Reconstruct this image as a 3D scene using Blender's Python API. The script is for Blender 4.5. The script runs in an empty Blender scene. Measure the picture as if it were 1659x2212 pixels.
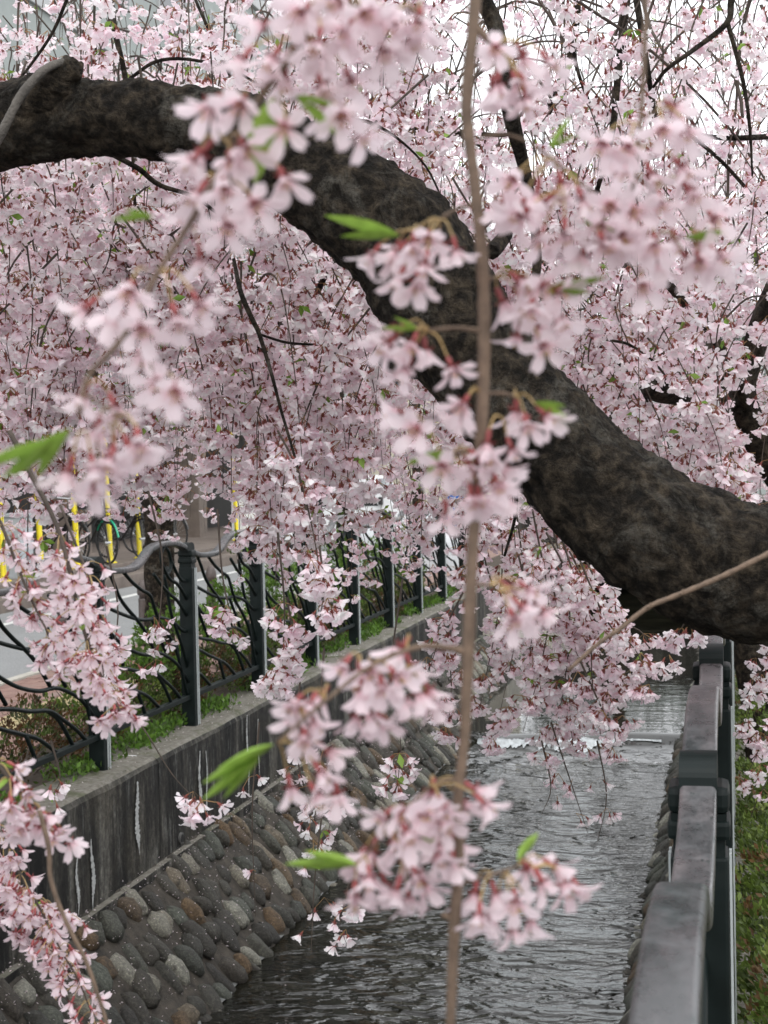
import bpy, math, random
import numpy as np
from mathutils import Vector, Matrix, noise

random.seed(7)
RNG = np.random.default_rng(11)
scene = bpy.context.scene
COL = scene.collection
R = math.radians

# ------------------------------------------------------------------ camera
EYE = Vector((0.0, 0.0, 1.68))
FPX = 3500.0                       # focal length for a picture 1659 x 2212
YAW, PITCH, ROLL = math.atan(757.0/3500), R(1.64), R(1.2)
fw = Vector((-math.sin(YAW)*math.cos(PITCH), math.cos(YAW)*math.cos(PITCH), -math.sin(PITCH)))
r0 = Vector((math.cos(YAW), math.sin(YAW), 0))
u0 = r0.cross(fw)
cr = r0*math.cos(ROLL) - u0*math.sin(ROLL)
cu = u0*math.cos(ROLL) + r0*math.sin(ROLL)
cam_d = bpy.data.cameras.new('camera')
cam = bpy.data.objects.new('camera', cam_d)
COL.objects.link(cam)
cam.matrix_world = Matrix(((cr.x, cu.x, -fw.x, EYE.x), (cr.y, cu.y, -fw.y, EYE.y), (cr.z, cu.z, -fw.z, EYE.z), (0, 0, 0, 1)))
cam_d.sensor_fit = 'VERTICAL'
cam_d.sensor_height = 36.0
cam_d.lens = 36.0*FPX/2212.0
cam_d.clip_start = 0.05
cam_d.clip_end = 2000
cam_d.dof.use_dof = True
cam_d.dof.focus_distance = 4.2
cam_d.dof.aperture_fstop = 13.0
scene.camera = cam

# ------------------------------------------------------------------ light
w = bpy.data.worlds.new('World')
scene.world = w
w.use_nodes = True
nt = w.node_tree
nt.nodes.clear()
sky = nt.nodes.new('ShaderNodeTexSky')
sky.sky_type = 'NISHITA'
sky.sun_disc = False
sky.sun_elevation = R(52)
sky.sun_rotation = R(150)
sky.air_density = 1.0
sky.dust_density = 4.0
hs = nt.nodes.new('ShaderNodeHueSaturation')
hs.inputs['Saturation'].default_value = 0.22
mx = nt.nodes.new('ShaderNodeMix')          # a closed bright cloud deck over the clear sky
mx.data_type = 'RGBA'
mx.inputs['Factor'].default_value = 0.6
mx.inputs['B'].default_value = (15.5, 15.8, 16.3, 1)
bg = nt.nodes.new('ShaderNodeBackground')
bg.inputs['Strength'].default_value = 0.145
out = nt.nodes.new('ShaderNodeOutputWorld')
nt.links.new(sky.outputs[0], hs.inputs['Color'])
nt.links.new(hs.outputs[0], mx.inputs['A'])
nt.links.new(mx.outputs['Result'], bg.inputs['Color'])
nt.links.new(bg.outputs[0], out.inputs['Surface'])
sun_d = bpy.data.lights.new('sun', 'SUN')
sun_d.energy = 0.8
sun_d.angle = R(25)
sun_d.color = (1.0, 0.97, 0.92)
sun = bpy.data.objects.new('sun', sun_d)
COL.objects.link(sun)
sun.rotation_euler = (R(38), 0, R(30))
scene.view_settings.view_transform = 'Standard'
scene.view_settings.look = 'None'
scene.view_settings.exposure = 0.22
scene.view_settings.gamma = 1.0
scene.cycles.max_bounces = 9
scene.cycles.diffuse_bounces = 7
scene.cycles.transparent_max_bounces = 4

# ------------------------------------------------------------------ helpers
def at(px, py, z):
    """world point seen at photo pixel (1659-wide grid), z metres along the view axis"""
    return EYE + fw*z + cr*((px-829.5)/FPX*z) - cu*((py-1106.0)/FPX*z)

class Acc:
    """collects triangles/quads; builds ONE mesh object"""
    def __init__(s):
        s.v = []; s.f = []; s.c = []; s.n = 0; s.m = []; s.hasc = False
    def add(s, v, f, col=None, mi=0):
        v = np.asarray(v, dtype=np.float64).reshape(-1, 3)
        for q in f:
            s.f.append(tuple(int(i)+s.n for i in q)); s.m.append(mi)
        s.v.append(v)
        if col is None: col = (1, 1, 1)
        else: s.hasc = True
        col = np.asarray(col, dtype=np.float64)
        if col.ndim == 1: col = np.repeat(col[None, :], len(v), 0)
        s.c.append(col)
        s.n += len(v)
        return s
    def box(s, x0, x1, y0, y1, z0, z1, b=0.0, mi=0):
        if b <= 0:
            v = [(x, y, z) for z in (z0, z1) for y in (y0, y1) for x in (x0, x1)]
            f = [(0, 2, 3, 1), (4, 5, 7, 6), (0, 1, 5, 4), (1, 3, 7, 5), (3, 2, 6, 7), (2, 0, 4, 6)]
            return s.add(v, f, mi=mi)
        import bmesh
        bm = bmesh.new()
        bmesh.ops.create_cube(bm, size=1.0)
        for q in bm.verts:
            q.co = Vector(((x0+x1)/2+q.co.x*(x1-x0), (y0+y1)/2+q.co.y*(y1-y0), (z0+z1)/2+q.co.z*(z1-z0)))
        bmesh.ops.bevel(bm, geom=list(bm.edges), offset=b, segments=2, affect='EDGES', profile=0.6)
        bm.verts.index_update()
        s.add([q.co for q in bm.verts], [[q.index for q in fc.verts] for fc in bm.faces], mi=mi)
        bm.free()
        return s
    def sweep(s, pts, sec, up=(0, 0, 1), caps=True, col=None, mi=0, scale=None):
        """sweep a closed 2D section (a along side, b along up-ish) over pts"""
        pts = [Vector(p) for p in pts]
        n = len(pts); m = len(sec); V = []
        upv = Vector(up)
        for i, p in enumerate(pts):
            t = (pts[min(i+1, n-1)] - pts[max(i-1, 0)])
            t = t.normalized() if t.length > 1e-9 else Vector((0, 0, 1))
            sd = t.cross(upv)
            sd = sd.normalized() if sd.length > 1e-4 else t.orthogonal().normalized()
            nn = sd.cross(t)
            k = scale[i] if scale is not None else 1.0
            for a, b in sec:
                V.append(p + sd*(a*k) + nn*(b*k))
        F = []
        for i in range(n-1):
            for j in range(m):
                j2 = (j+1) % m
                F.append((i*m+j, i*m+j2, (i+1)*m+j2, (i+1)*m+j))
        if caps:
            F.append(tuple(range(m))[::-1]); F.append(tuple((n-1)*m+j for j in range(m)))
        return s.add(V, F, col, mi)
    def tube(s, pts, rad, sides=8, caps=True, col=None, mi=0):
        """round tube with parallel-transport frame; rad float or list"""
        pts = [Vector(p) for p in pts]
        n = len(pts)
        if not hasattr(rad, '__len__'): rad = [rad]*n
        t0 = (pts[1]-pts[0]).normalized()
        nrm = t0.orthogonal().normalized()
        V = []; cs = [(math.cos(2*math.pi*j/sides), math.sin(2*math.pi*j/sides)) for j in range(sides)]
        for i, p in enumerate(pts):
            t = pts[min(i+1, n-1)] - pts[max(i-1, 0)]
            t = t.normalized() if t.length > 1e-9 else t0
            nrm = nrm - t*nrm.dot(t)
            nrm = nrm.normalized() if nrm.length > 1e-6 else t.orthogonal().normalized()
            bn = t.cross(nrm)
            for a, b in cs:
                V.append(p + nrm*(a*rad[i]) + bn*(b*rad[i]))
        F = []
        for i in range(n-1):
            for j in range(sides):
                j2 = (j+1) % sides
                F.append((i*sides+j, i*sides+j2, (i+1)*sides+j2, (i+1)*sides+j))
        if caps and sides > 3:
            F.append(tuple(range(sides))[::-1]); F.append(tuple((n-1)*sides+j for j in range(sides)))
        return s.add(V, F, col, mi)
    def lathe(s, prof, c=(0, 0, 0), sides=16, mi=0):
        c = Vector(c); V = []; F = []
        for r, z in prof:
            for j in range(sides):
                a = 2*math.pi*j/sides
                V.append(c + Vector((r*math.cos(a), r*math.sin(a), z)))
        for i in range(len(prof)-1):
            for j in range(sides):
                j2 = (j+1) % sides
                F.append((i*sides+j, i*sides+j2, (i+1)*sides+j2, (i+1)*sides+j))
        F.append(tuple(range(sides))[::-1]); F.append(tuple((len(prof)-1)*sides+j for j in range(sides)))
        return s.add(V, F, mi=mi)
    def mesh(s, name, mats, smooth=False):
        me = bpy.data.meshes.new(name)
        V = np.concatenate(s.v) if s.v else np.zeros((0, 3))
        me.from_pydata(V.tolist(), [], s.f)
        for m in (mats if isinstance(mats, (list, tuple)) else [mats]): me.materials.append(m)
        if any(s.m): me.polygons.foreach_set('material_index', s.m)
        if s.hasc:
            ca = me.color_attributes.new('Col', 'FLOAT_COLOR', 'POINT')
            c4 = np.ones((len(V), 4)); c4[:, :3] = np.concatenate(s.c)
            ca.data.foreach_set('color', c4.ravel())
        if smooth: me.polygons.foreach_set('use_smooth', [True]*len(me.polygons))
        me.update()
        return me

def link(o, parent=None, world=False):
    COL.objects.link(o)
    if parent is not None:
        o.parent = parent
        if world: o.matrix_parent_inverse = Matrix.Translation(-WLOC[parent.name])
    return o
WLOC = {}
def obj(name, acc, mat, parent=None, smooth=False, kind=None, loc=None):
    """acc holds world coordinates; loc moves the origin there"""
    me = acc.mesh(name, mat, smooth) if isinstance(acc, Acc) else acc
    o = bpy.data.objects.new(name, me)
    if loc is not None:
        loc = Vector(loc)
        me.transform(Matrix.Translation(-loc)); o.location = loc
    link(o, parent, True)
    WLOC[o.name] = Vector(loc) if loc is not None else Vector((0, 0, 0))
    if parent is not None and parent.name in WLOC and loc is None and parent.type == 'MESH':
        pass
    if kind: o['kind'] = kind
    return o
def thing(name, label, cat, loc=(0, 0, 0), group=None):
    o = bpy.data.objects.new(name, None)
    o.empty_display_size = 0.1
    o.location = loc
    COL.objects.link(o)
    WLOC[o.name] = Vector(loc)
    tag(o, label, cat, group)
    return o
def tag(o, label, cat, group=None):
    o['label'] = label; o['category'] = cat
    if group: o['group'] = group
    return o
def crom(P, n=6):
    """Catmull-Rom through points"""
    P = [Vector(p) for p in P]
    Q = [P[0]*2-P[1]] + P + [P[-1]*2-P[-2]]
    o = []
    for i in range(1, len(Q)-2):
        for k in range(n):
            t = k/n
            a, b, c, d = Q[i-1], Q[i], Q[i+1], Q[i+2]
            o.append(0.5*((2*b)+(c-a)*t+(2*a-5*b+4*c-d)*t*t+(3*b-a-3*c+d)*t**3))
    o.append(P[-1])
    return o
def bulk(name, V, T, C, mat, parent=None, kind='stuff', smooth=False):
    """large numpy triangle soup -> one mesh"""
    me = bpy.data.meshes.new(name)
    V = np.ascontiguousarray(V, dtype=np.float32); T = np.ascontiguousarray(T, dtype=np.int32)
    me.vertices.add(len(V)); me.vertices.foreach_set('co', V.ravel())
    me.loops.add(T.size); me.loops.foreach_set('vertex_index', T.ravel())
    me.polygons.add(len(T))
    me.polygons.foreach_set('loop_start', np.arange(0, T.size, 3, dtype=np.int32))
    me.materials.append(mat)
    if C is not None:
        ca = me.color_attributes.new('Col', 'FLOAT_COLOR', 'POINT')
        c4 = np.ones((len(V), 4), dtype=np.float32); c4[:, :3] = C
        ca.data.foreach_set('color', c4.ravel())
    if smooth: me.polygons.foreach_set('use_smooth', np.ones(len(T), dtype=bool))
    me.update(calc_edges=True)
    o = bpy.data.objects.new(name, me)
    link(o, parent, True)
    if kind: o['kind'] = kind
    return o

# ------------------------------------------------------------------ materials
def newmat(name):
    m = bpy.data.materials.new(name); m.use_nodes = True
    n = m.node_tree; n.nodes.clear()
    o = n.nodes.new('ShaderNodeOutputMaterial')
    return m, n, o
class NB:
    def __init__(s, nt): s.t = nt
    def n(s, typ, **kw):
        x = s.t.nodes.new('ShaderNode'+typ)
        for k, v in kw.items(): setattr(x, k, v)
        return x
    def l(s, a, b): s.t.links.new(a, b)
    def coord(s, kind='Object', scale=(1, 1, 1)):
        c = s.n('TexCoord'); m = s.n('Mapping')
        m.inputs['Scale'].default_value = scale
        s.l(c.outputs[kind], m.inputs[0]); return m.outputs[0]
    def noise(s, vec, scale, detail=4, rough=0.6, dist=0.0):
        x = s.n('TexNoise'); x.inputs['Scale'].default_value = scale
        x.inputs['Detail'].default_value = detail; x.inputs['Roughness'].default_value = rough
        x.inputs['Distortion'].default_value = dist
        s.l(vec, x.inputs['Vector']); return x.outputs['Fac']
    def ramp(s, fac, stops):
        x = s.n('ValToRGB'); e = x.color_ramp.elements
        while len(e) < len(stops): e.new(0.5)
        for i, (p, c) in enumerate(stops):
            e[i].position = p; e[i].color = (*c, 1) if len(c) == 3 else c
        s.l(fac, x.inputs[0]); return x.outputs[0]
    def mix(s, f, a, b, mode='MIX'):
        x = s.n('Mix'); x.data_type = 'RGBA'; x.blend_type = mode
        for v, i in ((f, 'Factor'), (a, 'A'), (b, 'B')):
            if isinstance(v, (int, float)): x.inputs[i].default_value = v
            elif isinstance(v, tuple): x.inputs[i].default_value = (*v, 1)
            else: s.l(v, x.inputs[i])
        return x.outputs['Result']
    def math(s, op, a, b=0.0):
        x = s.n('Math', operation=op)
        for v, i in ((a, 0), (b, 1)):
            if isinstance(v, (int, float)): x.inputs[i].default_value = v
            else: s.l(v, x.inputs[i])
        return x.outputs[0]
    def bump(s, h, strength=0.5, dist=0.02):
        x = s.n('Bump'); x.inputs['Strength'].default_value = strength; x.inputs['Distance'].default_value = dist
        s.l(h, x.inputs['Height']); return x.outputs[0]
    def pbr(s, out, col, rough=0.6, nrm=None, metal=0.0, spec=0.5):
        p = s.n('BsdfPrincipled')
        if isinstance(col, tuple): p.inputs['Base Color'].default_value = (*col, 1)
        else: s.l(col, p.inputs['Base Color'])
        if isinstance(rough, (int, float)): p.inputs['Roughness'].default_value = rough
        else: s.l(rough, p.inputs['Roughness'])
        p.inputs['Metallic'].default_value = metal
        p.inputs['Specular IOR Level'].default_value = spec
        if nrm is not None: s.l(nrm, p.inputs['Normal'])
        s.l(p.outputs[0], out.inputs['Surface']); return p

def simple(name, col, rough=0.6, var=0.25, scale=6.0, bump=0.0, metal=0.0, spec=0.5):
    m, t, o = newmat(name); b = NB(t)
    v = b.coord(); f = b.noise(v, scale, 5)
    c = b.ramp(f, [(0.3, tuple(x*(1-var) for x in col)), (0.7, tuple(min(1, x*(1+var)) for x in col))])
    nr = b.bump(b.noise(v, scale*6, 3), bump, 0.01) if bump else None
    b.pbr(o, c, rough, nr, metal, spec)
    return m

M = {}
# petals and twigs bits: colour comes from the mesh (a thing's own colour)
def leafy(name, tr=0.45, rough=0.55, attr=True, col=(0.8, 0.8, 0.8), var=0.1):
    m, t, o = newmat(name); b = NB(t)
    if attr:
        a = b.n('VertexColor'); a.layer_name = 'Col'; c = a.outputs['Color']
    else:
        v = b.coord(); f = b.noise(v, 60, 2)
        c = b.ramp(f, [(0.3, tuple(x*(1-var) for x in col)), (0.7, tuple(min(1, x*(1+var)) for x in col))])
    oi = b.n('ObjectInfo')
    k = b.math('MULTIPLY_ADD', oi.outputs['Random'], 0.12); b.t.nodes[-1].inputs[2].default_value = 0.92
    cc = b.n('VectorMath', operation='SCALE'); b.l(c, cc.inputs[0]); b.l(k, cc.inputs['Scale'])
    p = b.n('BsdfPrincipled'); b.l(cc.outputs[0], p.inputs['Base Color'])
    p.inputs['Roughness'].default_value = rough; p.inputs['Specular IOR Level'].default_value = 0.3
    tl = b.n('BsdfTranslucent'); b.l(cc.outputs[0], tl.inputs['Color'])
    ms = b.n('MixShader'); ms.inputs[0].default_value = tr
    b.l(p.outputs[0], ms.inputs[1]); b.l(tl.outputs[0], ms.inputs[2])
    b.l(ms.outputs[0], o.inputs['Surface'])
    return m
M['petal'] = leafy('petal', 0.5)
M['leaf'] = leafy('leaf', 0.35, 0.45)
M['twig'] = simple('twig_bark', (0.06, 0.045, 0.035), 0.8, 0.4, 40)
M['stem'] = simple('young_stem_bark', (0.13, 0.088, 0.060), 0.75, 0.35, 120, 0.3)
M['calyx'] = simple('calyx', (0.22, 0.045, 0.045), 0.6, 0.35, 60)
M['pedicel'] = simple('pedicel', (0.32, 0.22, 0.09), 0.6, 0.35, 60)

def bark():
    m, t, o = newmat('cherry_bark'); b = NB(t)
    v = b.coord()
    f1 = b.noise(v, 26, 9, 0.75, 0.3); f2 = b.noise(v, 7, 6, 0.7, 0.8); f3 = b.noise(v, 85, 5, 0.75)
    c = b.ramp(f1, [(0.36, (0.005, 0.004, 0.003)), (0.47, (0.020, 0.016, 0.012)), (0.58, (0.070, 0.055, 0.039)), (0.72, (0.17, 0.135, 0.095))])
    lich = b.ramp(f2, [(0.52, (0, 0, 0)), (0.64, (0.85, 0.85, 0.85))])
    c = b.mix(b.math('MULTIPLY', lich, b.ramp(f3, [(0.35, (0, 0, 0)), (0.6, (1, 1, 1))])), c, (0.16, 0.148, 0.125))
    h = b.math('ADD', b.math('MULTIPLY', f1, 1.0), b.math('MULTIPLY', f3, 0.45))
    b.pbr(o, c, 0.9, b.bump(h, 1.0, 0.06), 0, 0.15)
    return m
M['bark'] = bark()

def concrete():
    m, t, o = newmat('stained_concrete'); b = NB(t)
    v = b.coord(); vs = b.coord('Object', (4.2, 4.2, 0.55)); vs2 = b.coord('Object', (15, 15, 1.6))
    st = b.noise(vs, 1.0, 8, 0.72, 0.25); st2 = b.noise(vs2, 1.0, 7, 0.8, 0.3); g = b.noise(v, 26, 8, 0.78); big = b.noise(v, 0.9, 3)
    c = b.ramp(st, [(0.41, (0.006, 0.006, 0.0055)), (0.50, (0.020, 0.019, 0.017)), (0.56, (0.050, 0.047, 0.040)), (0.64, (0.13, 0.125, 0.11))])
    c = b.mix(b.ramp(st2, [(0.55, (0, 0, 0)), (0.66, (0.8, 0.8, 0.8))]), c, (0.17, 0.172, 0.16))
    c = b.mix(b.ramp(big, [(0.52, (0, 0, 0)), (0.66, (0.5, 0.5, 0.5))]), c, (0.075, 0.066, 0.048))
    c = b.mix(0.75, c, b.ramp(g, [(0.32, (0.15, 0.15, 0.15)), (0.52, (1.0, 1.0, 1.0)), (0.68, (2.2, 2.2, 2.1))]), 'MULTIPLY')
    # cleaner, mossier strip along the top face
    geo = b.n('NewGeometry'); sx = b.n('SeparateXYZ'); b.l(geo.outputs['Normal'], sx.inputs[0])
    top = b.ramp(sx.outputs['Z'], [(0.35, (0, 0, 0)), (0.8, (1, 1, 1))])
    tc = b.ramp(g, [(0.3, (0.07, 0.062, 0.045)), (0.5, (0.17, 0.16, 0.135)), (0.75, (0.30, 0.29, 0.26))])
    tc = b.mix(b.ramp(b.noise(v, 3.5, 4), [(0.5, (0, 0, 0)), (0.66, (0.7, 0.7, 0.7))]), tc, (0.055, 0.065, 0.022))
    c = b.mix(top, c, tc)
    b.pbr(o, c, 0.85, b.bump(g, 0.5, 0.01), 0, 0.3)
    return m
M['concrete'] = concrete()
M['mortar'] = simple('mortar', (0.048, 0.041, 0.032), 0.9, 0.6, 16, 1.0)
M['pale_concrete'] = simple('pale_concrete', (0.42, 0.40, 0.35), 0.8, 0.2, 8, 0.3)
M['scum'] = simple('grey_scum', (0.15, 0.155, 0.15), 0.6, 0.6, 14)
M['foam_or_glint'] = simple('sky_glint_band', (0.42, 0.45, 0.46), 0.25, 0.55, 14, 1.0)  # pale colour carries the sky mirrored in the glassy lip of the sill
M['efflo'] = simple('lime_streak', (0.42, 0.43, 0.42), 0.9, 0.3, 30)
M['hole'] = simple('drain_pipe', (0.10, 0.10, 0.095), 0.8, 0.3, 20)
M['dark'] = simple('dark_opening', (0.012, 0.012, 0.012), 0.6, 0.2, 5)

def stone():
    m, t, o = newmat('river_stone'); b = NB(t)
    v = b.coord()
    oi = b.n('ObjectInfo'); geo = b.n('NewGeometry')
    r = b.math('FRACT', b.math('ADD', oi.outputs['Random'], b.math('MULTIPLY', geo.outputs['Random Per Island'], 3.7)))
    c = b.ramp(r, [(0.0, (0.038, 0.036, 0.032)), (0.22, (0.070, 0.064, 0.053)), (0.40, (0.052, 0.053, 0.047)), (0.58, (0.095, 0.102, 0.084)), (0.70, (0.060, 0.054, 0.046)), (0.82, (0.12, 0.080, 0.046)), (0.90, (0.23, 0.225, 0.19))])
    v2 = b.n('TexCoord'); g = b.noise(v2.outputs['Object'], 24, 7, 0.7)
    gw = b.n('VectorMath', operation='ADD'); b.l(geo.outputs['Position'], gw.inputs[0])
    g2 = b.noise(gw.outputs[0], 70, 7, 0.8); g3 = b.noise(gw.outputs[0], 13, 6, 0.7)
    c = b.mix(0.85, c, b.ramp(g2, [(0.30, (0.40, 0.40, 0.40)), (0.50, (0.95, 0.95, 0.95)), (0.66, (2.3, 2.35, 2.2))]), 'MULTIPLY')
    c = b.mix(b.ramp(g3, [(0.54, (0, 0, 0)), (0.66, (0.8, 0.8, 0.8))]), c, (0.036, 0.032, 0.026))
    b.pbr(o, c, 0.72, b.bump(b.math('ADD', g2, g3), 0.9, 0.018), 0, 0.4)
    return m
M['stone'] = stone()

def paint():
    m, t, o = newmat('dark_green_paint'); b = NB(t)
    v = b.coord(); f = b.noise(v, 7, 5, 0.65); f2 = b.noise(v, 55, 3, 0.7)
    c = b.ramp(f, [(0.3, (0.0025, 0.0055, 0.005)), (0.55, (0.0045, 0.0095, 0.009)), (0.75, (0.011, 0.016, 0.015))])
    c = b.mix(b.ramp(f2, [(0.74, (0, 0, 0)), (0.80, (0.6, 0.6, 0.6))]), c, (0.07, 0.15, 0.145))
    rr = b.ramp(f, [(0.3, (0.42,)*3), (0.7, (0.6,)*3)])
    b.pbr(o, c, rr, b.bump(f2, 0.08, 0.004), 0.0, 0.22)
    return m
M['paint'] = paint()
def railpaint():
    m, t, o = newmat('worn_rail_paint'); b = NB(t)
    v = b.coord('Object', (1, 0.35, 1)); f = b.noise(v, 9, 6, 0.65); f2 = b.noise(v, 80, 3, 0.7)
    c = b.ramp(f, [(0.34, (0.022, 0.030, 0.030)), (0.48, (0.058, 0.058, 0.060)), (0.66, (0.105, 0.094, 0.096))])
    c = b.mix(b.ramp(f2, [(0.64, (0, 0, 0)), (0.70, (0.8, 0.8, 0.8))]), c, (0.020, 0.028, 0.026))
    f3 = b.noise(b.coord(), 23, 5, 0.75); c = b.mix(0.55, c, b.ramp(f3, [(0.34, (0.45,)*3), (0.5, (1.0,)*3), (0.64, (1.75,)*3)]), 'MULTIPLY')
    rr = b.ramp(f3, [(0.34, (0.20,)*3), (0.64, (0.46,)*3)])
    b.pbr(o, c, rr, b.bump(f2, 0.12, 0.004), 0.0, 0.5)
    return m
M['rail'] = railpaint()
M['strip'] = simple('aluminium_glint', (0.46, 0.50, 0.50), 0.4, 0.12, 20, 0, 0.0)  # pale aluminium tone stands in for sky light caught in the post grooves

def water():
    m, t, o = newmat('canal_water'); b = NB(t)
    v = b.coord('Object', (0.6, 1.0, 1.0))
    f1 = b.noise(v, 3.4, 1, 0.5, 1.2); f2 = b.noise(v, 10, 1, 0.5, 0.9)
    # calm upstream, broken below the step
    sp = b.n('SeparateXYZ'); tc = b.n('TexCoord'); b.l(tc.outputs['Object'], sp.inputs[0])
    mr = b.n('MapRange'); mr.inputs['From Min'].default_value = 15.7; mr.inputs['From Max'].default_value = 16.4
    mr.inputs['To Min'].default_value = 1.0; mr.inputs['To Max'].default_value = 0.018
    b.l(sp.outputs['Y'], mr.inputs[0])
    mr2 = b.n('MapRange'); mr2.inputs['From Min'].default_value = -2.75; mr2.inputs['From Max'].default_value = -1.7
    mr2.inputs['To Min'].default_value = 0.22; mr2.inputs['To Max'].default_value = 1.0
    b.l(sp.outputs['X'], mr2.inputs[0])
    h = b.math('ADD', f1, b.math('ADD', b.math('MULTIPLY', f2, 0.38), b.math('MULTIPLY', b.noise(v, 27, 1, 0.5, 0.6), 0.10)))
    h = b.math('MULTIPLY', h, b.math('MULTIPLY', mr.outputs[0], mr2.outputs[0]))
    c = b.ramp(b.noise(v, 2.0, 4), [(0.35, (0.006, 0.006, 0.0045)), (0.7, (0.018, 0.017, 0.011))])
    p = b.pbr(o, c, 0.015, b.bump(h, 1.0, 0.125), 0, 0.5)
    p.inputs['IOR'].default_value = 1.55
    return m
M['water'] = water()

def asphalt():
    m, t, o = newmat('asphalt'); b = NB(t)
    v = b.coord(); f = b.noise(v, 60, 4, 0.8); g = b.noise(v, 0.8, 4)
    c = b.ramp(f, [(0.3, (0.16, 0.165, 0.165)), (0.7, (0.34, 0.345, 0.345))])
    c = b.mix(0.4, c, b.ramp(g, [(0.3, (0.6,)*3), (0.7, (1.0,)*3)]), 'MULTIPLY')
    b.pbr(o, c, 0.75, b.bump(f, 0.4, 0.006))
    return m
M['asphalt'] = asphalt()
M['white_line'] = simple('road_paint', (0.62, 0.62, 0.60), 0.7, 0.2, 14, 0.2)
M['soil'] = simple('soil', (0.050, 0.036, 0.024), 0.95, 0.5, 8, 0.9)
M['earth'] = simple('ground', (0.13, 0.12, 0.105), 0.95, 0.35, 2, 0.4)
def brickm():
    m, t, o = newmat('paving_brick'); b = NB(t)
    oi = b.n('ObjectInfo'); geo = b.n('NewGeometry')
    c = b.ramp(oi.outputs['Random'], [(0, (0.21, 0.12, 0.10)), (0.5, (0.27, 0.165, 0.135)), (1, (0.24, 0.17, 0.145))])
    g = b.noise(geo.outputs['Position'], 40, 5, 0.7)
    c = b.mix(0.6, c, b.ramp(g, [(0.3, (0.6,)*3), (0.7, (1.2,)*3)]), 'MULTIPLY')
    b.pbr(o, c, 0.85, b.bump(g, 0.3, 0.005))
    return m
M['brick'] = brickm()
M['paving'] = simple('paving_beyond', (0.235, 0.155, 0.13), 0.9, 0.25, 12, 0.3)
M['tactile'] = simple('tactile_tile', (0.40, 0.33, 0.18), 0.8, 0.15, 20, 0.2)
M['step'] = simple('brown_step_tile', (0.16, 0.13, 0.11), 0.7, 0.25, 5, 0.2)
M['yellow'] = simple('yellow_cover', (0.80, 0.66, 0.03), 0.35, 0.08, 5)
M['grey_block'] = simple('grey_render', (0.40, 0.43, 0.45), 0.85, 0.1, 30, 0.3)
M['bollard'] = simple('brown_bollard', (0.085, 0.068, 0.062), 0.55, 0.25, 20, 0.1)
M['facade'] = simple('grey_green_facade', (0.30, 0.33, 0.32), 0.8, 0.08, 3)
M['facade2'] = simple('cream_facade', (0.62, 0.58, 0.47), 0.8, 0.06, 3)
M['frame'] = simple('window_frame', (0.35, 0.36, 0.36), 0.4, 0.1, 5)
M['glass'] = simple('window_glass', (0.03, 0.035, 0.04), 0.08, 0.2, 2, 0, 0, 0.6)
M['car_white'] = simple('white_car_paint', (0.78, 0.79, 0.80), 0.25, 0.03, 2)
M['rubber'] = simple('tyre_rubber', (0.02, 0.02, 0.02), 0.8, 0.2, 20)
M['chrome'] = simple('bright_metal', (0.55, 0.56, 0.57), 0.3, 0.1, 10, 0, 0.8)
M['black'] = simple('black_paint', (0.02, 0.02, 0.022), 0.4, 0.2, 10)
M['green'] = simple('green_fender', (0.02, 0.40, 0.22), 0.4, 0.1, 10)
M['blue'] = simple('blue_cloth', (0.03, 0.13, 0.42), 0.7, 0.15, 8)
M['amber'] = simple('amber_lamp', (0.6, 0.2, 0.02), 0.3, 0.1, 10)
M['sheet'] = simple('pale_plastic_sheet', (0.50, 0.52, 0.54), 0.4, 0.12, 7, 0.3)

# ------------------------------------------------------------------ the canal and the ground
YA, YB = -6.0, 34.0
XWL, ZW, XTOE, ZWL = -3.34, -0.655, -2.766, -1.229     # left wall face, its foot, left water edge, water level
XWR, XRT = 0.02, -0.61
g = Acc()
g.add([(-400, -60, -.03), (-3.6, -60, -.03), (-3.6, YB+1, -.03), (-400, YB+1, -.03)], [(0, 1, 2, 3)])
g.add([(.08, -60, -.03), (400, -60, -.03), (400, YB+1, -.03), (.08, YB+1, -.03)], [(0, 1, 2, 3)])
g.add([(-400, YB+1, -.03), (400, YB+1, -.03), (400, 900, -.03), (-400, 900, -.03)], [(0, 1, 2, 3)])
g.add([(-3.6, -60, -1.6), (.1, -60, -1.6), (.1, YA, -1.6), (-3.6, YA, -1.6)], [(0, 1, 2, 3)])
obj('ground', g, M['earth'], kind='structure')
g = Acc(); g.add([(-3.6, YA, -1.55), (.1, YA, -1.55), (.1, YB+8, -1.55), (-3.6, YB+8, -1.55)], [(0, 1, 2, 3)])
obj('canal_bed', g, M['mortar'], kind='structure')
# water: one sheet whose level steps at a low sill
g = Acc(); V = []; F = []
YS = 16.4
ys = list(np.arange(YA, YS-1.0, 1.0)) + list(np.arange(YS-1.0, YS+1.0, .03)) + list(np.arange(YS+1.0, YB+8, 1.0))
xs = np.linspace(-2.85, -.5, 26)
for y in ys:
    for x in xs:
        yy = y + .12*math.sin(x*2.3) + .05*math.sin(x*7.1)
        t = min(max((yy-YS+.25)/.42, 0), 1); s_ = t*t*(3-2*t)
        k = math.exp(-((yy-YS+.55)/.35)**2)
        z = ZWL + .13*s_ + k*.026*math.sin(x*19+yy*14)*math.sin(yy*23+x*3)
        V.append((x, y, z))
nx = len(xs)
for i in range(len(ys)-1):
    for j in range(nx-1):
        F.append((i*nx+j, i*nx+j+1, (i+1)*nx+j+1, (i+1)*nx+j))
g.add(V, F)
obj('canal_water', g, M['water'], smooth=True, kind='structure')

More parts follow.
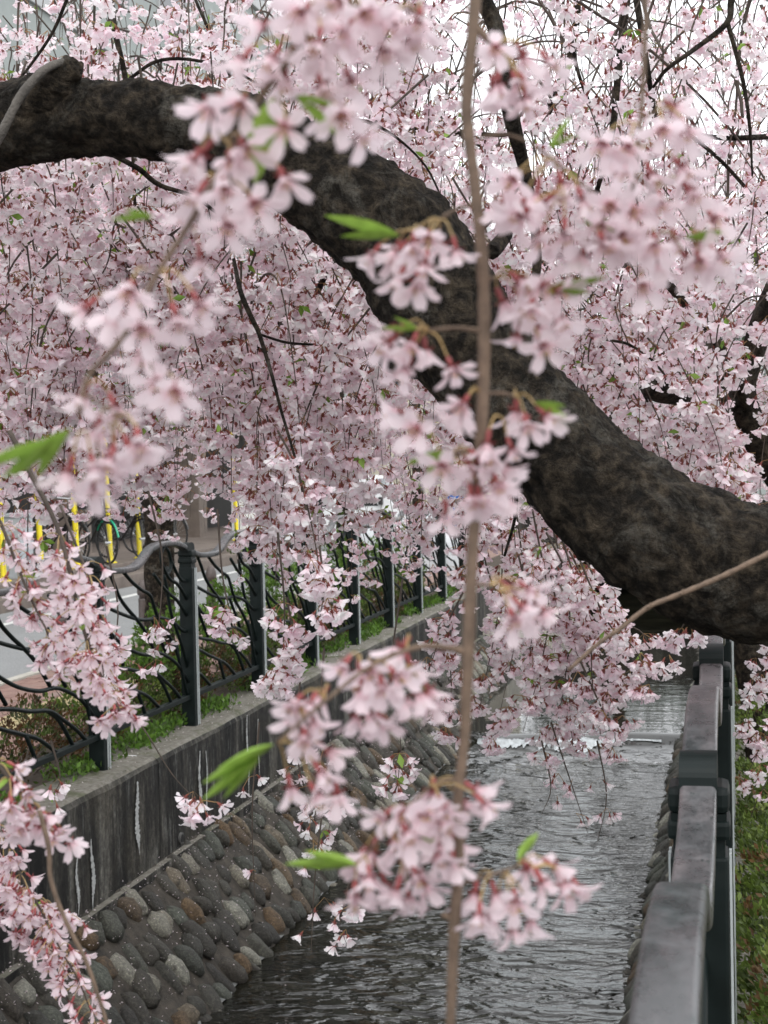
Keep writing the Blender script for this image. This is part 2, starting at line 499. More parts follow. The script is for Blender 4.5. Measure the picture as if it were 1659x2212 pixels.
def wall_thing(label, x0, x1, face, zfoot, side):
    t = thing('canal_wall', label, 'wall', ((x0+x1)/2, 8, zfoot))
    # body in 6 m pours with a thin joint; top edge rounded, slightly uneven
    y = YA
    while y < YB:
        y2 = min(y+5.0, YB)
        a = Acc(); n = 26
        prof = [(0, zfoot-.45), (0, -.045), (.012, -.018), (.035, -.004), (.5, 0.0)]
        V = []; F = []
        for i in range(n+1):
            yy = y+.004+(y2-y-.008)*i/n
            for d, zz in prof:
                q = min(d, abs(x1-x0))
                jx = .006*noise.noise((yy*3, d*20, 3)) if zz > zfoot else 0
                jz = .010*noise.noise((yy*2.1, d*30, 9)) if zz > -.1 else 0
                x = face + side*q + jx
                V.append((x, yy, zz+jz))
        m = len(prof)
        for i in range(n):
            for j in range(m-1):
                F.append((i*m+j, (i+1)*m+j, (i+1)*m+j+1, i*m+j+1) if side < 0 else (i*m+j, i*m+j+1, (i+1)*m+j+1, (i+1)*m+j))
        a.add(V, F)
        obj('wall_section', a, M['concrete'], t, smooth=False)
        y = y2
    a = Acc(); a.box(min(face+side*.03, face+side*.25), max(face+side*.03, face+side*.25), YA, YB, zfoot-.4, -.06)
    obj('wall_core', a, M['dark'], t)
    return t
wl = wall_thing('dark water-stained concrete canal wall below the fence with the hedge behind it', XWL-.33, XWL, XWL, ZW, -1)
wr = wall_thing('low concrete canal wall under the worn railing with the hedge alongside', XWR-.12, XWR+.1, XWR-.13, ZW, 1)
# lime streaks and drain holes on the left wall
def streak(y, ztop, zbot, wd, seed):
    a = Acc(); V = []; F = []; n = 60; rr = random.Random(seed)
    for i in range(n+1):
        t = i/n; z = ztop+(zbot-ztop)*t
        wdt = wd*(math.sin(math.pi*min(1, .12+t*.88))**.7)*(.45+.75*rr.random())*(.45+.8*t if t < .75 else 1.05*(1-(t-.75)*3.4))
        off = .012*math.sin(t*7+seed)
        V += [(XWL+.011, y-wdt/2+off, z), (XWL+.011, y+wdt/2+off, z), (XWL+.0135, y+off, z)]
    for i in range(n):
        F += [(i*3, i*3+2, i*3+5, i*3+3), (i*3+2, i*3+1, i*3+4, i*3+5)]
    a.add(V, F); obj('lime_streak', a, M['efflo'], wl)
for y, zt, zb, wd, sd in ((8.62, -.08, -.50, .085, 1), (9.72, -.10, -.50, .06, 2), (9.85, -.12, -.55, .035, 12), (10.75, -.03, -.60, .05, 3), (11.0, -.1, -.5, .03, 8), (7.95, -.25, -.63, .06, 4), (7.75, -.3, -.6, .05, 9), (12.4, -.1, -.62, .04, 5), (14.1, -.05, -.6, .04, 6), (16.2, -.05, -.5, .04, 7)):
    streak(y, zt, zb, wd, sd)
for y in (9.35, 11.15, 13.1, 15.1, 17.0):
    a = Acc(); pts = [(XWL-.05, y, ZW+.09), (XWL+.014, y, ZW+.085)]
    sec = []
    a.tube(pts, .034, 14); obj('drain_pipe', a, M['hole'], wl, smooth=False)
    a = Acc(); a.tube([(XWL-.01, y, ZW+.087), (XWL+.0165, y, ZW+.085)], .025, 14)
    obj('drain_opening', a, M['dark'], wl)

def stone_mesh(seed):
    import bmesh
    bm = bmesh.new(); bmesh.ops.create_icosphere(bm, subdivisions=2, radius=1.0)
    o = Vector((seed*3.1, seed*1.7, seed*.9))
    for v in bm.verts:
        d = v.co.normalized()
        k = 1+.42*noise.noise(d*1.1+o)+.16*noise.noise(d*2.3+o)
        p = d*k
        # river cobble: superellipsoid-ish
        p = Vector([math.copysign(abs(c)**.86, c) for c in p])
        v.co = p
    a = Acc(); bm.verts.index_update()
    V = np.array([v.co for v in bm.verts]); F = [[v.index for v in f.verts] for f in bm.faces]
    bm.free()
    return V, F
STV = [stone_mesh(i+1) for i in range(9)]
STM = []
for i, (V, F) in enumerate(STV):
    a = Acc(); a.add(V, F); STM.append(a.mesh('stone', M['stone'], True))

def bank(label, xt, zt, xb, zb, yfrom, yto, ysplit0, ysplit1, seed, rows=5, pitch=.125):
    rr = random.Random(seed)
    t = thing('stone_bank', label, 'stone bank', ((xt+xb)/2, 8, zb))
    sl = Vector((xb-xt, 0, zb-zt)); L = sl.length; sl.normalize()
    al = Vector((0, 1, 0)); nm = al.cross(sl)
    if nm.z < 0: nm = -nm
    # uneven mortar bed
    a = Acc(); V = []; F = []
    ys_ = np.arange(YA, YB+.01, .08); m = 15
    for y in ys_:
        for j in range(m):
            s = -0.03+(L+.38)*j/(m-1)
            p = Vector((xt, y, zt))+sl*s+nm*(.018*noise.noise((y*5, s*6, seed))+.016*noise.noise((y*13, s*14, seed))-.012)
            V.append(p)
    for i in range(len(ys_)-1):
        for j in range(m-1):
            q = (i*m+j, i*m+j+1, (i+1)*m+j+1, (i+1)*m+j)
            F.append(q if sl.x > 0 else q[::-1])
    a.add(V, F); obj('mortar_bed', a, M['mortar'], t, smooth=True)
    far = Acc(); n = 0
    rp = (L+.02)/rows
    for r in range(rows+1):
        y = yfrom + (r % 2)*pitch*.5
        while y < yto:
            ln = rp*.56*rr.uniform(.55, 1.12); wd = pitch*.46*rr.uniform(.66, 1.14); th = rr.uniform(.035, .065)
            s = (r+.48)*rp + rr.uniform(-.045, .045)
            p = Vector((xt, y+rr.uniform(-.025, .025), zt))+sl*s+nm*rr.uniform(-.026, .004)
            ax = (sl+al*rr.uniform(-.55, .35)).normalized()
            ay = nm.cross(ax).normalized()
            mt = Matrix(((ax.x*ln, ay.x*wd, nm.x*th, p.x), (ax.y*ln, ay.y*wd, nm.y*th, p.y), (ax.z*ln, ay.z*wd, nm.z*th, p.z), (0, 0, 0, 1)))
            fl = rr.choice((1, -1)); mt = mt @ Matrix.Diagonal((fl, fl, 1, 1))
            k = rr.randrange(len(STM))
            if rr.random() < .05: y += pitch; continue
            if ysplit0 <= y < ysplit1 and n < 300:
                o = bpy.data.objects.new('stone', STM[k]); o.parent = t
                o.matrix_parent_inverse = Matrix.Translation(-WLOC[t.name]); o.matrix_basis = mt
                COL.objects.link(o); n += 1
            else:
                V, F = STV[k]; A = np.array(mt)
                far.add(V@A[:3, :3].T+A[:3, 3], F)
            y += pitch*rr.uniform(.92, 1.1)
    obj('far_stones', far, M['stone'], t, smooth=True, kind='stuff')
    return t
bank('sloping bank of rounded river stones below the dark stained wall', -3.315, ZW+.02, XTOE, ZWL, 4.6, 33.8, 6.1, 12.6, 5, 4, .148)
bank('sloping bank of rounded river stones below the worn railing', XWR-.15, ZW+.02, XRT, ZWL, 1.0, 33.8, 2.6, 11.2, 9, 4, .148)
# pale scum line at the left water edge
a = Acc(); V = []; F = []
ys_ = np.arange(4, 17.2, .05)
for y in ys_:
    w_ = .020+.05*noise.noise((y*2.3, 1, 4))+.03*noise.noise((y*9, 1, 4))
    x0 = XTOE-.03+.02*noise.noise((y*3, 7, 1))
    V += [(x0-.03, y, ZWL+.022), (x0+max(.004, w_), y, ZWL+.006)]
for i in range(len(ys_)-1): F.append((i*2, i*2+1, i*2+3, i*2+2))
a.add(V, F); o = obj('water_edge_foam', a, M['scum'], kind='stuff'); tag(o, 'pale broken scum line along the foot of the stone bank', 'foam_or_glint')

# thin concrete lip at the foot of the left wall
a = Acc(); a.box(XWL-.02, XWL+.045, YA, YB-.6, ZW-.1, ZW+.028, .008); obj('foot_lip', a, M['concrete'], wl)
# sky reflection in the smooth sill lip, put in as a pale strip
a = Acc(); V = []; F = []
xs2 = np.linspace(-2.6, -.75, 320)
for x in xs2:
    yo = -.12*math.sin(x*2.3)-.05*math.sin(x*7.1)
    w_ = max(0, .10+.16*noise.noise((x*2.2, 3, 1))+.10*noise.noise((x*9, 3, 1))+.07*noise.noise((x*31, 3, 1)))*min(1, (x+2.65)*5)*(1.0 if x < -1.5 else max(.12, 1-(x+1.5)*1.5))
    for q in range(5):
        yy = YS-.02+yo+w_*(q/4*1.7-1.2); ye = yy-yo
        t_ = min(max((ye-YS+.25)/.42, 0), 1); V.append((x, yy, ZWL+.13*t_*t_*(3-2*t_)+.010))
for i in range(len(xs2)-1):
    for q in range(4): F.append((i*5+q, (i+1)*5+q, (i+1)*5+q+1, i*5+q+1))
a.add(V, F); o = obj('sky_glint_band', a, M['foam_or_glint'], smooth=True, kind='stuff'); tag(o, 'pale band painted for the sky reflected in water sliding over the low sill', 'sky reflection')

# pale ledge where the far wall steps towards the water
a = Acc()
a.box(-3.36, -3.02, 21.6, 27.5, -1.5, -.42, .015)
a.box(-3.02, -2.70, 24.2, 29.0, -1.5, -.78, .015)
o = obj('concrete_ledge', a, M['pale_concrete'], loc=(-3.2, 24, -1.2)); tag(o, 'pale stepped concrete ledge at the far end of the stone bank', 'ledge')

# bridge at the far end
b_ = thing('bridge', 'low dark concrete bridge crossing the far end of the canal', 'bridge', (-1.6, YB+2, -.3))
a = Acc(); a.box(-6, 3, YB-.5, YB+6, -.28, .06, .02); obj('deck', a, M['concrete'], b_)
a = Acc(); a.box(-6, 3, YB-.45, YB-.2, .06, .85, .02); obj('parapet', a, M['concrete'], b_)
for x in (-3.9, .1):
    a = Acc(); a.box(x, x+.6, YB-.4, YB+5.8, -1.6, -.285, .02); obj('abutment', a, M['concrete'], b_)
a = Acc(); a.box(-3.3, .1, YB+5.0, YB+5.3, -1.6, -.29); obj('culvert_end', a, M['dark'], b_)

# ------------------------------------------------------------------ street on the left
def sheet(name, x0, x1, y0, y1, z, mat):
    a = Acc(); a.add([(x0, y0, z), (x1, y0, z), (x1, y1, z), (x0, y1, z)], [(0, 1, 2, 3)])
    return obj(name, a, mat, kind='structure')
sheet('planting_bed', -4.25, -3.66, -10, YB-.6, -.012, M['soil'])
sheet('hedge_bed', .135, 1.4, -10, YB-.6, -.012, M['soil'])
sheet('road', -8.7, -5.75, -60, 140, -.020, M['asphalt'])
sheet('road_edge_line', -8.12, -7.98, -60, 140, -.016, M['white_line'])
side = sheet('sidewalk', -5.75, -4.25, -60, YB-.6, -.020, M['paving'])
a = Acc(); a.box(-.049, .049, -.099, .099, -.03, .0, .003); bme = a.mesh('brick', M['brick'])
n = 0; y = 8.6
while y < 30 and n < 298:
    for i in range(15):
        x = -5.70+.1*i
        if -4.98 < x < -4.66: continue
        if n >= 298: break
        o = bpy.data.objects.new('brick', bme); o.parent = side
        o.location = (x+.05, y+(i % 2)*.1, random.uniform(-.003, .003)); COL.objects.link(o); n += 1
    y += .201
for k in range(14):
    a = Acc(); yy = 8.4+.301*k
    a.box(-4.97, -4.67, yy, yy+.298, -.05, -.002, .003)
    for q in range(4): a.box(-4.945+.07*q, -4.91+.07*q, yy+.02, yy+.278, -.004, .004, .0015)
    obj('tactile_tile', a, M['tactile'], side)
a = Acc(); a.box(-5.86, -5.76, -20, YB-.6, -.2, .0, .012); o = obj('kerb', a, M['pale_concrete'], kind='structure')
# brown steps in front of the building
a = Acc(); a.box(-9.3, -8.75, 10, 44, -.2, .14, .01); obj('lower_step', a, M['step'], kind='structure')
a = Acc(); a.box(-14.0, -9.05, 10, 44, -.2, .29, .01); obj('upper_step', a, M['step'], kind='structure')

# yellow pole covers
pole_lab = ['tall yellow pole cover beside the grey concrete pillar', 'second yellow pole cover along the brown steps after the grey pillar', 'third yellow pole cover along the steps, beside the parked bicycles', 'fourth yellow pole cover along the steps, with the green bicycle behind', 'yellow pole cover beside the thick brown tree trunk', 'slim yellow pole cover beyond the thick brown trunk', 'short yellow pole cover near the white van']
def yellow_pole(x, y, z0, h, lean, lab):
    t = thing('yellow_pole', lab, 'pole', (x, y, z0), 'yellow pole covers along the street')
    a = Acc(); dx = lean*h
    a.tube([(x, y, z0), (x+dx*.4, y, z0+h*.4), (x+dx, y, z0+h)], .040, 12)
    for k in range(1, 5):
        zz = z0+h*k/5; a.tube([(x+dx*k/5, y, zz-.012), (x+dx*k/5, y, zz+.012)], .043, 12)
    obj('cover', a, M['yellow'], t, smooth=False)
    a = Acc(); a.lathe([(.10, 0), (.10, .015), (.065, .03), (.045, .06), (.042, .10)], (x, y, z0), 14)
    obj('base', a, M['yellow'], t)
for i, (px, zz, h) in enumerate(((8, 20.9, 2.1), (90, 22, 2.1), (168, 23.4, 2.1), (240, 24.6, 2.1), (303, 25.8, 2.1), (514, 31.5, 2.2), (652, 35.5, 1.4))):
    p = at(px, 1240, zz)
    yellow_pole(p.x, p.y, .285 if p.x < -9.06 else (.135 if p.x < -8.75 else -.02), h, -.03, pole_lab[i])
t = thing('concrete_pillar', 'square grey rendered pillar standing among the yellow poles', 'pillar', (-9.0, 20.2, .28))
p = at(42, 1240, 21.6)
a = Acc(); a.box(p.x-.12, p.x+.12, p.y-.2, p.y+.2, .28, 1.10, .012); obj('shaft', a, M['grey_block'], t)
a = Acc(); a.box(p.x-.14, p.x+.14, p.y-.22, p.y+.22, 1.10, 1.15, .01); obj('cap', a, M['grey_block'], t)

# bollards
bl = ['short brown bollard with domed top behind the fence post that stands before the road', 'short brown bollard with domed top right beside the thick tree trunk', 'short brown domed bollard beyond the thick tree trunk']
for i, (px, zz) in enumerate(((112, 13.85), (292, 15.75), (440, 17.8))):
    x = -5.62; dd = at(px, 1300, zz); y = dd.y
    t = thing('bollard', bl[i], 'bollard', (x, y, -.02), 'brown bollards along the pavement edge')
    a = Acc(); a.lathe([(.055, 0), (.05, .05), (.048, .45), (.05, .47)], (x, y, -.03), 16); obj('shaft', a, M['bollard'], t, smooth=True)
    a = Acc(); a.lathe([(.040, .47), (.040, .50), (.058, .51), (.060, .54), (.056, .585), (.04, .625), (.02, .645), (.003, .65)], (x, y, -.03), 16); obj('head', a, M['bollard'], t, smooth=True)

# bicycles
def bicycle(x, y, z0, ang, fender, lab):
    t = thing('bicycle', lab, 'bicycle', (x, y, z0), 'bicycles parked on the steps')
    d = Vector((math.cos(ang), math.sin(ang), 0)); c = Vector((x, y, z0))
    up = Vector((0, 0, 1)); sdv = d.cross(up)
    P = lambda u, v, s=0: c+d*u+up*v+sdv*s
    for u in (-.5, .5):
        a = Acc(); a.tube([P(u+.31*math.cos(q*math.pi/12), .33+.31*math.sin(q*math.pi/12)) for q in range(25)], .018, 6, False)
        wv = obj('wheel', a, M['rubber'], t)
        a = Acc()
        for q in range(10):
            an = q*math.pi/10
            a.tube([P(u+.3*math.cos(an), .33+.3*math.sin(an)), P(u-.3*math.cos(an), .33-.3*math.sin(an))], .002, 4)
        a.tube([P(u, .33, -.05), P(u, .33, .05)], .02, 8)
        o = obj('spokes', a, M['chrome'], wv)
        a = Acc(); a.tube([P(u+.35*math.cos(q), .33+.35*math.sin(q)) for q in np.linspace(.25, 2.6, 12)], .016, 5); obj('fender', a, M[fender], t)
    a = Acc()
    for p, q in (((-.5, .33), (-.08, .30)), ((-.5, .33), (-.2, .72)), ((-.08, .30), (-.22, .80)), ((-.08, .30), (.38, .72)), ((-.15, .55), (.38, .80)), ((.36, .88), (.5, .33))):
        a.tube([P(*p), P(*q)], .016, 6)
    obj('frame', a, M['black'], t)
    a = Acc(); a.tube([P(.36, .86), P(.34, 1.0), P(.36, 1.02, -.22), P(.22, 1.0, -.27)], .012, 6); a.tube([P(.34, 1.0), P(.36, 1.02, .22), P(.22, 1.0, .27)], .012, 6); obj('handlebar', a, M['chrome'], t)
    a = Acc(); a.tube([P(-.36, .86), P(-.22, .87), P(-.08, .86)], [.07, .06, .02], 8); obj('saddle', a, M['black'], t)
    a = Acc()
    for k in range(5): a.tube([P(.42, .62+.055*k, -.14), P(.42, .62+.055*k, .14)], .006, 4); a.tube([P(.42, .62+.055*k, -.14), P(.66, .62+.055*k, -.14), P(.66, .62+.055*k, .14), P(.42, .62+.055*k, .14)], .006, 4)
    obj('basket', a, M['black'], t)
for i, (px, zz, an, fd, lb) in enumerate(((120, 24.2, -.5, 'black', 'dark city bicycle behind the grey pillar'), (200, 24.5, -.7, 'green', 'dark bicycle with green mudguards parked behind the yellow poles'), (270, 25.6, -.6, 'black', 'dark city bicycle beside the thick tree trunk'), (335, 27, -.5, 'black', 'dark city bicycle mostly hidden behind the thick tree trunk'))):
    p = at(px, 1230, zz); bicycle(min(p.x, -9.2), p.y, .29, an, fd, lb)

# buildings
def building(lab, x0, x1, y0, y1, h, mat, floors, bays, gf_dark):
    t = thing('building', lab, 'building', ((x0+x1)/2, (y0+y1)/2, 0))
    a = Acc(); a.box(x0, x1, y0, y1, (2.9 if gf_dark else -.05), h); obj('wall', a, mat, t)
    fh = (h-2.9)/max(1, floors)
    if gf_dark:
        a = Acc(); a.box(x0, x1-1.6, y0+.05, y1-.05, -.05, 2.897); obj('ground_floor', a, M['dark'], t)
        k = 6
        for i in range(k):
            yy = y0+(y1-y0-.5)*i/(k-1)
            a = Acc(); a.box(x1-.6, x1-.1, yy, yy+.5, -.05, 2.897, .01); obj('pillar', a, M['step'], t)
    for f in range(floors):
        z = 2.9+fh*f
        a = Acc(); a.box(x1-.02, x1+.06, y0, y1, z-.10, z+.10, .01); obj('string_course', a, M['frame'], t)
        for i in range(bays):
            yc = y0+(y1-y0)*(i+.5)/bays
            wa = Acc(); wa.box(x1-.03, x1+.05, yc-.8, yc+.8, z+.9, z+2.2, .01); wo = obj('window', wa, M['frame'], t)
            for q in (-1, 1):
                pa = Acc(); pa.box(x1+.02, x1+.058, yc+q*.385-.355, yc+q*.385+.355, z+.97, z+2.13); obj('pane', pa, M['glass'], wo)
        # face towards the camera (-y)
        for i in range(max(2, bays//2)):
            xc = x0+(x1-x0)*(i+.5)/max(2, bays//2)
            wa = Acc(); wa.box(xc-.7, xc+.7, y0-.05, y0+.03, z+.9, z+2.2, .01); wo = obj('window', wa, M['frame'], t)
            pa = Acc(); pa.box(xc-.62, xc+.62, y0-.058, y0-.02, z+.98, z+2.12); obj('pane', pa, M['glass'], wo)
    a = Acc(); a.box(x0-.1, x1+.1, y0-.1, y1+.1, h, h+.35, .02); obj('roof_parapet', a, M['frame'], t)
    return t
building('grey-green building with dark ground floor behind the yellow poles', -24, -10.6, 13, 44.5, 12.2, M['facade'], 3, 10, True)
building('cream building far down the street behind the white van', -16, -8.2, 47, 62, 9.5, M['facade2'], 2, 5, False)
building('pale building at the end of the street beyond the cream one', -9.5, 6, 78, 90, 8, M['facade'], 2, 6, False)

# white van parked across the street
def van():
    c = at(772, 1150, 32.0); x, y, z0 = c.x, c.y, -.02
    t = thing('van', 'small white van parked broadside behind the fence', 'van', (x, y, z0))
    prof = [(-2.35, .30), (-2.35, 1.0), (-2.28, 1.45), (-2.1, 1.52), (.32, 1.52), (.50, 1.47), (.86, .98), (.95, .86), (.98, .45), (.95, .28)]
    a = Acc(); V = []; F = []
    n = len(prof)
    secs = [(-.72, .90), (-.70, 1.0), (.70, 1.0), (.72, .90)]
    for yy, k in ((-.74, 0.0), (-.70, .03), (.70, .03), (.74, 0.0)):
        for u, v in prof:
            V.append((x+u, y+yy, z0+v+(0 if k else (-.02 if v > 1.3 else 0))))
    for s in range(3):
        for j in range(n):
            j2 = (j+1) % n
            F.append((s*n+j, s*n+j2, (s+1)*n+j2, (s+1)*n+j))
    F.append(tuple(range(n))[::-1]); F.append(tuple(3*n+j for j in range(n)))
    a.add(V, F); obj('body', a, M['car_white'], t)
    for pts, in (([(-.15, .93), (-.15, 1.38), (.30, 1.38), (.60, .93)],), ([(-1.05, .93), (-1.05, 1.38), (-.30, 1.38), (-.30, .93)],), ([(-2.1, .93), (-2.1, 1.38), (-1.2, 1.38), (-1.2, .93)],)):
        a = Acc(); V = [(x+u, y-.748, z0+v) for u, v in pts]+[(x+u, y-.73, z0+v) for u, v in pts]
        a.add(V, [(3, 2, 1, 0), (0, 1, 5, 4), (1, 2, 6, 5), (2, 3, 7, 6), (3, 0, 4, 7)]); obj('side_window', a, M['glass'], t)
    a = Acc(); a.add([(x+.885, y-.62, z0+.97), (x+.885, y+.62, z0+.97), (x+.53, y+.60, z0+1.455), (x+.53, y-.60, z0+1.455)], [(0, 1, 2, 3)]); obj('windscreen', a, M['glass'], t)
    a = Acc(); a.box(x-.22, x-.205, y-.752, y-.735, z0+.35, z0+1.45); obj('door_seam', a, M['dark'], t)
    a = Acc(); a.box(x-.16, x-.02, y-.765, y-.74, z0+.80, z0+.83, .005); obj('door_handle', a, M['black'], t)
    for u in (-1.75, .45):
        a = Acc(); a.tube([(x+u, y-.755, z0+.27), (x+u, y-.58, z0+.27)], .27, 20); w_ = obj('wheel', a, M['rubber'], t)
        a = Acc(); a.tube([(x+u, y-.765, z0+.27), (x+u, y-.75, z0+.27)], .16, 14); obj('hub_cap', a, M['chrome'], w_)
    a = Acc(); a.box(x+.93, x+.985, y-.68, y-.45, z0+.62, z0+.78, .02); obj('headlight', a, M['chrome'], t)
    a = Acc(); a.box(x+.62, x+.70, y-.86, y-.74, z0+.95, z0+1.1, .02); obj('mirror', a, M['black'], t)
    a = Acc(); a.box(x+.94, x+1.03, y-.70, y+.70, z0+.28, z0+.48, .03); obj('bumper', a, M['car_white'], t)
van()
# covered motorcycle and a blue banner by the far fence
p = at(880, 1215, 26.0)
t = thing('covered_motorcycle', 'motorcycle under a pale plastic cover behind the far fence panels', 'motorcycle', (p.x, p.y, 0))
a = Acc(); V = []; F = []
for i in range(15):
    u = -1+2*i/14; hh = .72+.22*math.exp(-((u-.45)/.2)**2)-.15*abs(u)**3
    for j in range(13):
        an = math.pi*j/12
        wv = .30+.10*math.sin(j*2.1+i)*.3
        V.append((p.x+u*.95, p.y-math.cos(an)*wv*(1+.06*noise.noise((i*.7, j*.9, 1))), max(-.02, hh*math.sin(an)**.55*(1+.08*noise.noise((i, j, 5))))))
for i in range(14):
    for j in range(12): F.append((i*13+j, (i+1)*13+j, (i+1)*13+j+1, i*13+j+1))
a.add(V, F); obj('cover', a, M['sheet'], t, smooth=True)
for u in (-.6, .6):
    a = Acc(); a.tube([(p.x+u+.24*math.cos(q*math.pi/9), p.y, .24+.24*math.sin(q*math.pi/9)) for q in range(19)], .05, 6, False); obj('wheel', a, M['rubber'], t)
p = at(985, 1225, 27.5)
t = thing('blue_banner', 'narrow blue cloth banner on a thin pole behind the far fence', 'banner', (p.x, p.y, -.02))
a = Acc(); a.tube([(p.x-.15, p.y, -.02), (p.x-.15, p.y, 1.3)], .012, 8); obj('pole', a, M['chrome'], t)
a = Acc(); V = []
for i in range(9):
    for s in (-.14, .16): V.append((p.x+s, p.y+.02*math.sin(i*1.3+s*9), .45+.8*i/8))
a.add(V+[(q[0], q[1]+.004, q[2]) for q in V], [(i*2, i*2+1, i*2+3, i*2+2) for i in range(8)]+[(18+i*2, 18+i*2+2, 18+i*2+3, 18+i*2+1) for i in range(8)]); obj('cloth', a, M['blue'], t)

# ------------------------------------------------------------------ the two fences
SP = 1.573
BARS = [
 [(0, .778), (.168, .70), (.378, .622), (.52, .592), (.657, .586), (.825, .529), (.93, .46), (1, .44)],
 [(0, .72), (.084, .612), (.182, .525), (.336, .431), (.503, .373), (.657, .355), (.85, .25), (1, .09)],
 [(0, .43), (.12, .37), (.28, .33), (.42, .285), (.573, .25), (.685, .176), (.80, .09), (.895, 0)],
 [(.573, .25), (.65, .19), (.713, .11), (.783, 0)],
 [(0, .31), (.11, .29), (.22, .24), (.35, .184), (.49, .119), (.643, 0)],
 [(0, .16), (.1, .13), (.17, .08), (.27, 0)],
 [(0, .93), (.04, .86), (.07, .76)],
 [(.12, .955), (.168, .864), (.224, .77), (.308, .687), (.39, .62), (.49, .52), (.60, .366)],
 [(.26, .955), (.35, .85), (.448, .79), (.545, .742), (.6, .64), (.657, .545), (.755, .45), (.84, .34), (.9, .2)],
 [(.573, .588), (.657, .46), (.727, .35)],
 [(.60, .87), (.685, .79), (.783, .72), (.88, .66), (1, .54)],
 [(.69, 1.03), (.685, .95), (.71, .90), (.78, .82), (.88, .77), (1, .65)],
 [(.73, .85), (.77, .72), (.80, .6), (.85, .5), (.92, .37), (1, .18)],
 [(.85, .38), (.91, .19), (.98, 0)],
 [(.38, .17), (.43, .07), (.46, 0)],
 [(.10, .60), (.17, .48), (.25, .36)],
 [(.69, .99), (.73, 1.03), (.78, 1.0), (.81, .93), (.80, .88), (.765, .855), (.745, .875), (.765, .895)],
 [(.81, .93), (.86, .86), (.92, .80), (.98, .785), (1, .82)],
]
TOP = [(0, 0), (.05, -.03), (.14, -.055), (.28, -.064), (.38, -.058), (.46, -.026), (.53, .022), (.60, .046), (.70, .056), (.82, .052), (.92, .030), (.97, .010), (1, 0)]
def fence(label, x, ys_, rev, side_out):
    t = thing('canal_fence', label, 'fence', (x, ys_[0], 0))
    z0, z1 = .19, 1.165
    pw = .046
    for y in ys_:
        a = Acc(); a.box(x-pw, x+pw, y-pw, y+pw, -.01, z1-.125, .006)
        a.box(x-pw+.005, x+pw-.005, y-pw+.005, y+pw-.005, z1-.126, z1-.098)
        a.box(x-pw-.004, x+pw+.004, y-pw-.004, y+pw+.004, z1-.098, z1-.066, .008)
        a.box(x-pw+.002, x+pw-.002, y-pw+.002, y+pw-.002, z1-.067, z1-.055)
        a.box(x-pw-.003, x+pw+.003, y-pw-.003, y+pw+.003, z1-.055, z1-.012, .012)
        po = obj('post', a, M['paint'], t)
        a = Acc()
        for s in (-1, 1):
            for q in (-.0145, .0145):
                xx = x+s*(pw+.001); a.box(min(xx, xx+s*.004), max(xx, xx+s*.004), y+q-.0065+.022, y+q+.0065+.022, .0, z1-.13)
        obj('channel_glint', a, M['strip'], po)  # raised pale strips painted as the sky glints of the channel grooves
        a = Acc(); hw = .030
        prof = [(-.068, -.02)]+[(-.068*math.cos(q*math.pi/18), -.005+.043*math.sin(q*math.pi/18)**.7) for q in range(19)]+[(.068, -.02)]
        V = [(x+s*hw, y+u, z1+v) for s in (-1, 1) for u, v in prof]; m = len(prof)
        F = [tuple(range(m))[::-1] if False else tuple(range(m)), tuple(m+j for j in range(m))[::-1]]
        F += [(j, m+j, m+(j+1) % m, (j+1) % m) for j in range(m)]
        a.add(V, F); obj('cap', a, M['paint'], po)
    hw, th = .029, .017
    sec = []
    for sx, sy, a0 in ((1, -1, -90), (1, 1, 0), (-1, 1, 90), (-1, -1, 180)):
        rc = .008
        for q in range(5): sec.append((sx*(hw-rc)+rc*math.cos(R(a0+q*22.5)), sy*(th-rc)+rc*math.sin(R(a0+q*22.5))))
    for i in range(len(ys_)-1):
        ya, yb = ys_[i]+pw*.5, ys_[i+1]-pw*.5
        if rev: ya, yb = yb, ya
        U = lambda u: ya+(yb-ya)*u
        pts = crom([(x, U(u), z1-.004+v) for u, v in TOP], 4)
        a = Acc(); a.sweep(pts, sec); obj('top_rail', a, M['rail'], t, smooth=True)
        a = Acc(); a.box(x-.020, x+.020, min(ya, yb), max(ya, yb), z0-.016, z0+.016, .004); obj('bottom_rail', a, M['paint'], t)
        topz = lambda u: np.interp(u, [q[0] for q in TOP], [q[1] for q in TOP])
        near = ys_[i] < 22
        for k, br in enumerate(BARS):
            P = []
            for u, v in br:
                zz = z0+(z1-z0)*v
                zz = min(zz, z1-.014+topz(u))
                P.append((x+.004*((k % 3)-1), U(u), zz))
            a = Acc(); a.tube(crom(P, 5 if near else 3), .0115, 8 if near else 5)
            obj('bar', a, M['paint'], t, smooth=True)
fence('dark green fence of flowing wavy bars on top of the stained concrete wall', -3.52, [8.55+SP*k for k in range(-2, 10)], False, 1)
fence('worn grey railing with a wavy top rail at the hedge side of the canal', -.063, [2.68+SP*k for k in range(-2, 7)], True, 1)

# ------------------------------------------------------------------ shrubs
def leaf_soup(P, N, size, cols, rng, fold=.25):
    """P points, N outward dirs -> folded leaf, 4 tris each"""
    n = len(P)
    d = N + rng.normal(0, .65, (n, 3)); d /= np.linalg.norm(d, axis=1)[:, None]
    a = rng.normal(0, 1, (n, 3)); s = np.cross(d, a); s /= np.linalg.norm(s, axis=1)[:, None]
    u = np.cross(s, d)
    L = size*rng.uniform(.65, 1.25, n)[:, None]; W = L*.24
    v = np.stack([P, P+d*L*.5+s*W+u*W*fold, P+d*L, P+d*L*.5-s*W+u*W*fold, P+d*L*.5-u*W*.1], 1)
    T = np.array([(0, 1, 4), (1, 2, 4), (2, 3, 4), (3, 0, 4)])
    TT = (T[None]+np.arange(n)[:, None, None]*5).reshape(-1, 3)
    C = np.repeat(cols, 5, 0)
    return v.reshape(-1, 3), TT, C
